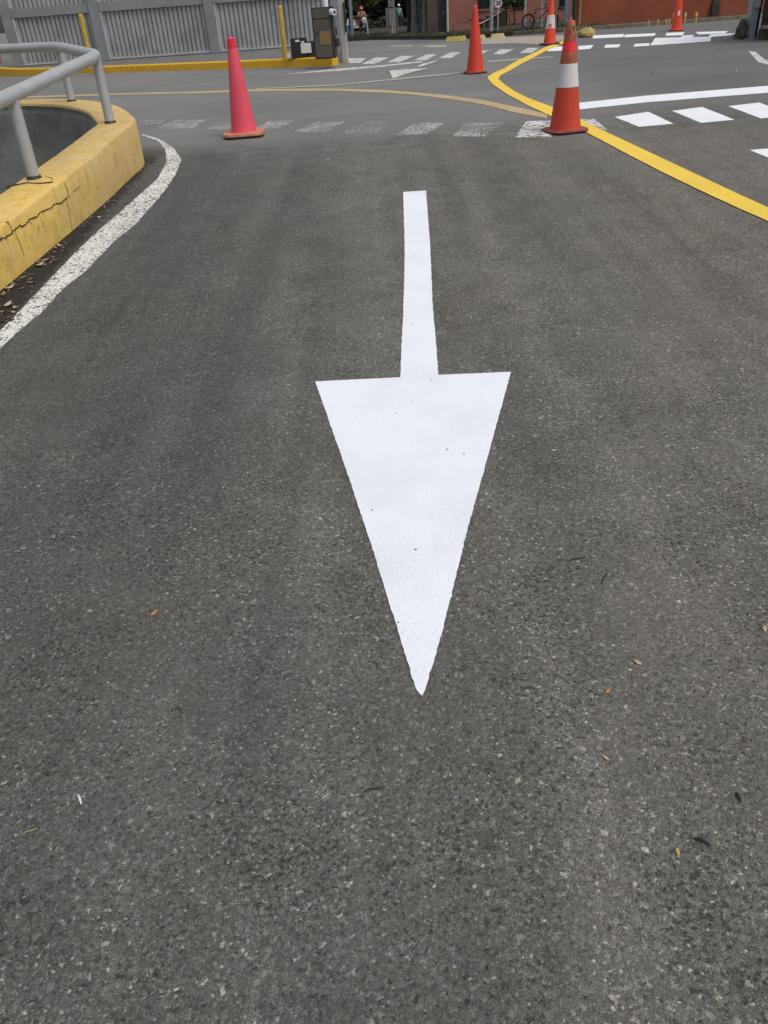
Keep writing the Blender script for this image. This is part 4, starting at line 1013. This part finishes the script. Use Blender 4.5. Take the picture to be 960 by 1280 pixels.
# people
def skin_obj(name, verts, edges, radii, m, parent):
    me = bpy.data.meshes.new(name); me.from_pydata(verts, edges, []); o = bpy.data.objects.new(name, me); COL.objects.link(o)
    md = o.modifiers.new('skin', 'SKIN'); sd = o.modifiers.new('sub', 'SUBSURF'); sd.levels = sd.render_levels = 1
    for v, r in zip(me.skin_vertices[0].data, radii): v.radius = (r, r) if not isinstance(r, tuple) else r
    me.skin_vertices[0].data[0].use_root = True
    bpy.context.view_layer.update(); dg = bpy.context.evaluated_depsgraph_get()
    me2 = bpy.data.meshes.new_from_object(o.evaluated_get(dg)); bpy.data.objects.remove(o)
    me2.materials.clear(); me2.materials.append(M[m])
    for p in me2.polygons: p.use_smooth = True
    o2 = bpy.data.objects.new(name, me2); COL.objects.link(o2); o2.parent = parent; return o2
def person(loc, label, shirt, legs, hat, sit=False, rz=0, sc=1.0):
    t = thing('person', label, 'person', loc, rz); t.scale = (sc, sc, sc)
    if sit:
        J = dict(pel=(0, 0, .82), che=(0, -.10, 1.22), nec=(0, -.12, 1.38), hed=(0, -.14, 1.50), top=(0, -.14, 1.62),
                 sl=(.19, -.10, 1.32), el=(.27, -.28, 1.10), wl=(.27, -.48, 1.03), hl=(.27, -.56, 1.03), sr=(-.19, -.10, 1.32), er=(-.27, -.28, 1.10), wr=(-.27, -.48, 1.03), hr=(-.27, -.56, 1.03),
                 tl=(.11, 0, .80), kl=(.19, -.40, .68), al=(.20, -.25, .28), fl=(.20, -.40, .24), tr=(-.11, 0, .80), kr=(-.19, -.40, .68), ar=(-.20, -.25, .28), fr=(-.20, -.40, .24))
    else:
        J = dict(pel=(0, 0, .95), che=(0, 0, 1.28), nec=(0, 0, 1.47), hed=(0, -.02, 1.58), top=(0, -.02, 1.70),
                 sl=(.19, 0, 1.40), el=(.26, .02, 1.13), wl=(.25, -.06, .90), hl=(.25, -.09, .81), sr=(-.19, 0, 1.40), er=(-.26, .02, 1.13), wr=(-.25, -.06, .90), hr=(-.25, -.09, .81),
                 tl=(.10, 0, .92), kl=(.12, -.02, .50), al=(.12, .03, .09), fl=(.13, -.13, .04), tr=(-.10, 0, .92), kr=(-.12, .0, .50), ar=(-.12, .05, .09), fr=(-.13, -.11, .04))
    rad = dict(pel=.13, che=.14, nec=.055, hed=.085, top=.075, sl=.06, el=.045, wl=.032, hl=.035, sr=.06, er=.045, wr=.032, hr=.035, tl=.085, kl=.06, al=.042, fl=.04, tr=.085, kr=.06, ar=.042, fr=.04)
    E = [('pel', 'che'), ('che', 'nec'), ('nec', 'hed'), ('hed', 'top'), ('che', 'sl'), ('sl', 'el'), ('el', 'wl'), ('wl', 'hl'), ('che', 'sr'), ('sr', 'er'), ('er', 'wr'), ('wr', 'hr'), ('pel', 'tl'), ('tl', 'kl'), ('kl', 'al'), ('al', 'fl'), ('pel', 'tr'), ('tr', 'kr'), ('kr', 'ar'), ('ar', 'fr')]
    def sub(name, keys, grow, m):
        ks = [k for k in keys]; ed = [(ks.index(a), ks.index(b)) for a, b in E if a in ks and b in ks]
        return skin_obj(name, [J[k] for k in ks], ed, [rad[k]+grow for k in ks], m, t)
    sub('body', list(J), 0, 'skin')
    sub('shirt', ['pel', 'che', 'sl', 'el', 'sr', 'er'], .016, shirt)
    sub('trousers', ['pel', 'tl', 'kl', 'al', 'tr', 'kr', 'ar'], .012, legs)
    h = J['hed']; tp = J['top']
    if hat == 'cap':
        MB().lathe([(.112, 0), (.112, .05), (.08, .10), (.02, .122)], 18, (tp[0], tp[1], tp[2]-.06), cap_t=True).prism([(-.09, tp[1]-.22), (.09, tp[1]-.22), (.10, tp[1]-.07), (-.10, tp[1]-.07)], tp[2]-.06, tp[2]-.045).build('cap', 'white_pl', t, True)
    else:
        he = MB().blob((h[0], h[1], h[2]+.06), (.145, .16, .16), .02, 3).build('helmet', 'helmet', t, True)
        MB().blob((h[0], h[1]-.09, h[2]+.065), (.115, .08, .05), .02, 2).build('visor', 'white_pl', he, True)
    return t
Pm = py(453.5, 46.5, 68.0); mz = zv(Pm.x)+.0
person((Pm.x, Pm.y+.25, mz), 'rider in red helmet and rose jacket sitting on the motorcycle', 'rosecloth', 'darkcloth', 'helmet', True, R(6), .95)
t = thing('motorcycle', 'motorcycle with white front fairing standing beyond the verge', 'motorcycle', (Pm.x+.05, Pm.y, mz), R(14))
for y in (-.62, .68):
    w_ = MB().cyl((-.06, y, .3), (.06, y, .3), .05, n=12).build('wheel', 'galv', t, True)
    MB().tube([(0, y+.25*math.cos(a), .3+.25*math.sin(a)) for a in [2*math.pi*i/28 for i in range(28)]], .05, 10, True).build('tyre', 'rubber', w_, True)
MB().blob((0, .1, .52), (.15, .45, .17), .1, 3).build('engine_body', 'black', t, True); MB().blob((0, -.02, .72), (.14, .26, .11), .05, 3).build('tank', 'helmet', t, True)
MB().box((0, .42, .74), (.24, .55, .08), 0, .03).build('seat', 'black', t, True)
MB().blob((0, -.52, .72), (.17, .13, .22), .05, 3).build('fairing', 'white_pl', t, True); MB().blob((0, -.64, .42), (.09, .16, .09), .05, 2).build('mudguard', 'white_pl', t, True)
MB().cyl((0, -.66, .78), (0, -.63, .78), .075, n=16).build('headlight', 'galv', t, True)
MB().tube([(-.36, -.40, .98), (-.15, -.46, .96), (.15, -.46, .96), (.36, -.40, .98)], .018, 8).build('handlebar', 'black', t, True)
fk = MB()
for s_ in (-.09, .09): fk.cyl((s_, -.62, .3), (s_, -.46, .94), .022, n=8)
fk.build('fork', 'galv', t, True)
Pp = py(499.8, 42, 75); 
person((Pp.x, 75, zv(Pp.x)-.10), 'person in teal top and white cap standing in shade under trees', 'teal', 'darkcloth', 'cap', False, R(20), .95)

# ------------------------------------------------------------------ far right: gate post, rock, low wall
P = gp(939, 48.5)
t = thing('gate_post', 'blue grey steel gate post with lock box at the far right', 'post', P, R(10))
MB().box((0, .08, 1.3), (.15, .13, 2.62), 0, .008).build('shaft', 'steel', t)
MB().box((.135, .10, 1.3), (.06, .05, 2.6), 0, .005).build('hinge_strip', 'black', t)
lb = hz(P, 5)-P.z
MB().box((.015, -.01, lb+.05), (.09, .05, .22), 0, .012).build('lock_box', 'galv', t)
MB().box((.0, .05, .006), (.24, .24, .02)).build('foot_plate', 'steel', t)
MB().cyl((.16, .0, .0), (.20, .02, .48), .02, n=8).build('brace', 'galv', t, True)
Pr = gp(931, 49); o = MB().blob((0, .12, .11), (.105, .14, .21), .55, 3, 1.7).build('stone', 'stone', None, True); o.location = Pr; tag(o, 'rough mossy stone leaning beside the steel gate post', 'stone')
for i, (x, y, s_) in enumerate(((921, 48.5, .05), (924.5, 48.8, .06), (917, 46.5, .045))):
    Pq = gp(x, y); o = MB().blob((0, 0, s_*.5), (s_*1.3, s_, s_*.7), .5, 2, 5+i).build('rubble', 'conc', None, True); o.location = Pq; tag(o, 'pale lump of rubble on the asphalt beside the mossy stone', 'rubble', 'rubble by the mossy stone')
A_ = gp(949, 50); 
t = thing('low_wall', 'dark mossy wall on a stone plinth at the right edge', 'wall', A_)
mb = MB(); mb.prism([(A_.x+.05, A_.y+.2), (A_.x+.25, A_.y-1.3), (A_.x+6, A_.y-1.6), (A_.x+6, A_.y+.8)], g(A_.y)-.2, hz(A_, 36.5)); mb.build('plinth', 'darkstone', t, False, True)
mb = MB(); mb.prism([(A_.x+.02, A_.y+.1), (A_.x+.22, A_.y-1.36), (A_.x+6, A_.y-1.66), (A_.x+6, A_.y+.9)], hz(A_, 36.4), hz(A_, 33.2)); mb.build('ledge', 'mottled', t, False, True)
mb = MB(); mb.prism([(A_.x+.14, A_.y+.35), (A_.x+.42, A_.y-.9), (A_.x+6, A_.y-1.2), (A_.x+6, A_.y+.8)], hz(A_, 33.1), 3.2); mb.build('wall', 'darkwall', t, False, True)

# ------------------------------------------------------------------ litter on the road
def leaf(x, y, s_, m, label, cat='leaf', group=None, seed=0, curl=.35, name='fallen_leaf'):
    rnd = random.Random(seed+int(x*7+y)); mb = MB(); prof = [(-1, 0), (-.6, .32), (-.1, .48), (.4, .34), (1, .02)]
    top, bot, mid = [], [], []
    for u, w_ in prof:
        jag = rnd.uniform(.75, 1.2)
        z = curl*(u*u)*.35
        top.append(mb.bm.verts.new((u, w_*jag, z+curl*.35*w_))); bot.append(mb.bm.verts.new((u, -w_*rnd.uniform(.75, 1.2), z+curl*.3*w_))); mid.append(mb.bm.verts.new((u, 0, z)))
    for i in range(4):
        mb.bm.faces.new((mid[i], mid[i+1], top[i+1], top[i])); mb.bm.faces.new((bot[i], bot[i+1], mid[i+1], mid[i]))
    mb.tube([(1, 0, curl*.35), (1.25, .05, curl*.3), (1.5, .12, curl*.2)], .03, 5)
    ang = rnd.uniform(0, 6.28)
    bmesh.ops.transform(mb.bm, matrix=Matrix.Rotation(ang, 4, 'Z') @ Matrix.Diagonal((s_, s_, s_, 1)), verts=mb.bm.verts)
    o = mb.build(name, m, None, True); P = gp(x, y); o.location = P+Vector((0, 0, .003)); return tag(o, label, cat, group)
def twig(x0, y0, x1, y1, r, m, label, name='twig', cat='twig'):
    A, B = gp(x0, y0), gp(x1, y1); mid = (A+B)/2+Vector((0, 0, .004)); k = (B-A).length
    mb = MB(); mb.tube([A+Vector((0, 0, r)), A.lerp(B, .35)+Vector((0, .06*k, r*1.6)), A.lerp(B, .7)+Vector((.02*k, 0, r*1.4)), B+Vector((0, 0, r*.8))], [r*.7, r, r*.9, r*.5], 7)
    bmesh.ops.translate(mb.bm, vec=-A, verts=mb.bm.verts); o = mb.build(name, m, None, True); o.location = A; return tag(o, label, cat)
leaf(193, 767, .014, 'orleaf', 'small bright orange leaf on the asphalt left of the arrow')
leaf(847, 1066, .009, 'yleaf', 'tiny yellow leaf on the asphalt next to a black twig')
leaf(797, 829, .013, 'paleleaf', 'pale tan leaf on the asphalt right of the arrow tip')
leaf(760, 865, .010, 'orleaf', 'tiny orange leaf right of the arrow tip')
leaf(757, 948, .009, 'paleleaf', 'tiny pale leaf on bare asphalt right of and below the arrow tip')
leaf(956, 787, .013, 'paleleaf', 'small tan leaf at the right edge of the road')
twig(868, 1049, 888, 1058, .004, 'twig', 'short thick black twig beside the tiny yellow leaf')
twig(920, 992, 926, 1004, .0035, 'twig', 'short black twig near the right edge of the asphalt')
twig(710, 702, 731, 697, .0022, 'twig', 'thin dark twig right of the arrow head')
twig(752, 730, 759, 717, .0022, 'twig', 'thin curved twig right of the arrow head, below another twig')
twig(27, 1044, 47, 1036, .0018, 'straw', 'thin dry straw near the left edge of the asphalt', 'straw', 'straw')
twig(98, 995, 102, 1006, .003, 'chip', 'white splinter on the asphalt at lower left', 'splinter', 'splinter')
twig(455, 990, 480, 985, .0018, 'twig', 'hair thin dark twig on the asphalt below the arrow tip')
lr = random.Random(21)
for i in range(26):
    y = 303+lr.random()**.8*105; x = (365-y)*1.25+lr.uniform(4, 26) if y < 365 else lr.uniform(-4, 24)
    leaf(x, y, lr.uniform(.014, .030), lr.choice(['dry', 'dry', 'paleleaf', 'twig']), 'dry curled leaf in the gutter between yellow curb and white line', group='dry leaves in the gutter', seed=i, curl=.9)
for k, (x, y, s_, m) in enumerate([(76, 309, .045, 'paleleaf'), (71, 311, .03, 'paleleaf'), (56, 327, .04, 'paleleaf'), (50, 333, .045, 'paleleaf'), (12, 362, .05, 'paleleaf'), (4, 371, .05, 'dry'), (9, 384, .055, 'paleleaf'), (3, 392, .04, 'dry'), (20, 386, .03, 'paleleaf'), (27, 362, .03, 'dry'), (40, 345, .03, 'dry')]):
    leaf(x, y, s_*.8, m, 'dry curled leaf in the gutter between yellow curb and white line', group='dry leaves in the gutter', seed=60+k, curl=1.5)
leaf(124, 272, .022, 'chip', 'pale scrap on the dark gutter beside the white edge line', 'scrap', name='scrap')
leaf(374/3.046, 30+738/3.046-1, .012, 'paleleaf', 'small pale leaf under the side of the yellow curb')
leaf(410, 200, .02, 'chip', 'white scrap on the asphalt right of the pink cone', 'scrap', name='scrap', seed=4)
leaf(480, 97, .03, 'twig', 'dark crumb on the junction beside the small faded arrow', 'scrap', name='scrap', seed=5)
leaf(814, 91, .04, 'twig', 'dark scrap on the asphalt before the white chequers', 'scrap', name='scrap', seed=6)
leaf(892, 63.5, .05, 'paleleaf', 'tan leaf on the asphalt before the steel gate post', seed=7)
leaf(921, 89, .035, 'chip', 'white scrap on the asphalt above the long white line', 'scrap', name='scrap', seed=8)

gm = MB(); gr_ = random.Random(77)
for i in range(260):
    y = gr_.uniform(3.9, 8.2); k = gr_.random()**1.7
    x = ox(y)+.02+.22*k; s_ = gr_.uniform(.003, .008) if gr_.random() < .85 else gr_.uniform(.008, .013)
    r_ = bmesh.ops.create_icosphere(gm.bm, subdivisions=1, radius=1)
    for v in r_['verts']: v.co = Vector((x+v.co.x*s_*gr_.uniform(.7, 1.3), y+v.co.y*s_*gr_.uniform(.7, 1.3), g(y)+.001+(v.co.z+.6)*s_*.5))
tag(gm.build('grit', 'grit'), kind='stuff')

# ------------------------------------------------------------------ light
w = bpy.data.worlds.new('World'); S.world = w; w.use_nodes = True
nt = w.node_tree; bg = nt.nodes['Background']
sky = nt.nodes.new('ShaderNodeTexSky'); sky.sky_type = 'NISHITA'; sky.sun_disc = False
EL, AZ = R(58), R(128)
sky.sun_elevation = EL; sky.sun_rotation = AZ; sky.dust_density = 4.0; sky.air_density = 1.2
hs = nt.nodes.new('ShaderNodeHueSaturation'); hs.inputs['Saturation'].default_value = .30
L(nt, sky.outputs[0], hs.inputs['Color']); L(nt, hs.outputs[0], bg.inputs['Color']); bg.inputs['Strength'].default_value = .11
sd = bpy.data.lights.new('sun', 'SUN'); sd.energy = .8; sd.angle = R(25); sd.color = (1, .97, .92)
so = bpy.data.objects.new('sun', sd); COL.objects.link(so)
dirv = Vector((math.sin(AZ)*math.cos(EL), math.cos(AZ)*math.cos(EL), math.sin(EL)))
so.rotation_euler = dirv.to_track_quat('Z', 'Y').to_euler()
S.view_settings.view_transform = 'Standard'; S.view_settings.look = 'None'; S.view_settings.gamma = 1; S.view_settings.exposure = .35
S.render.film_transparent = False
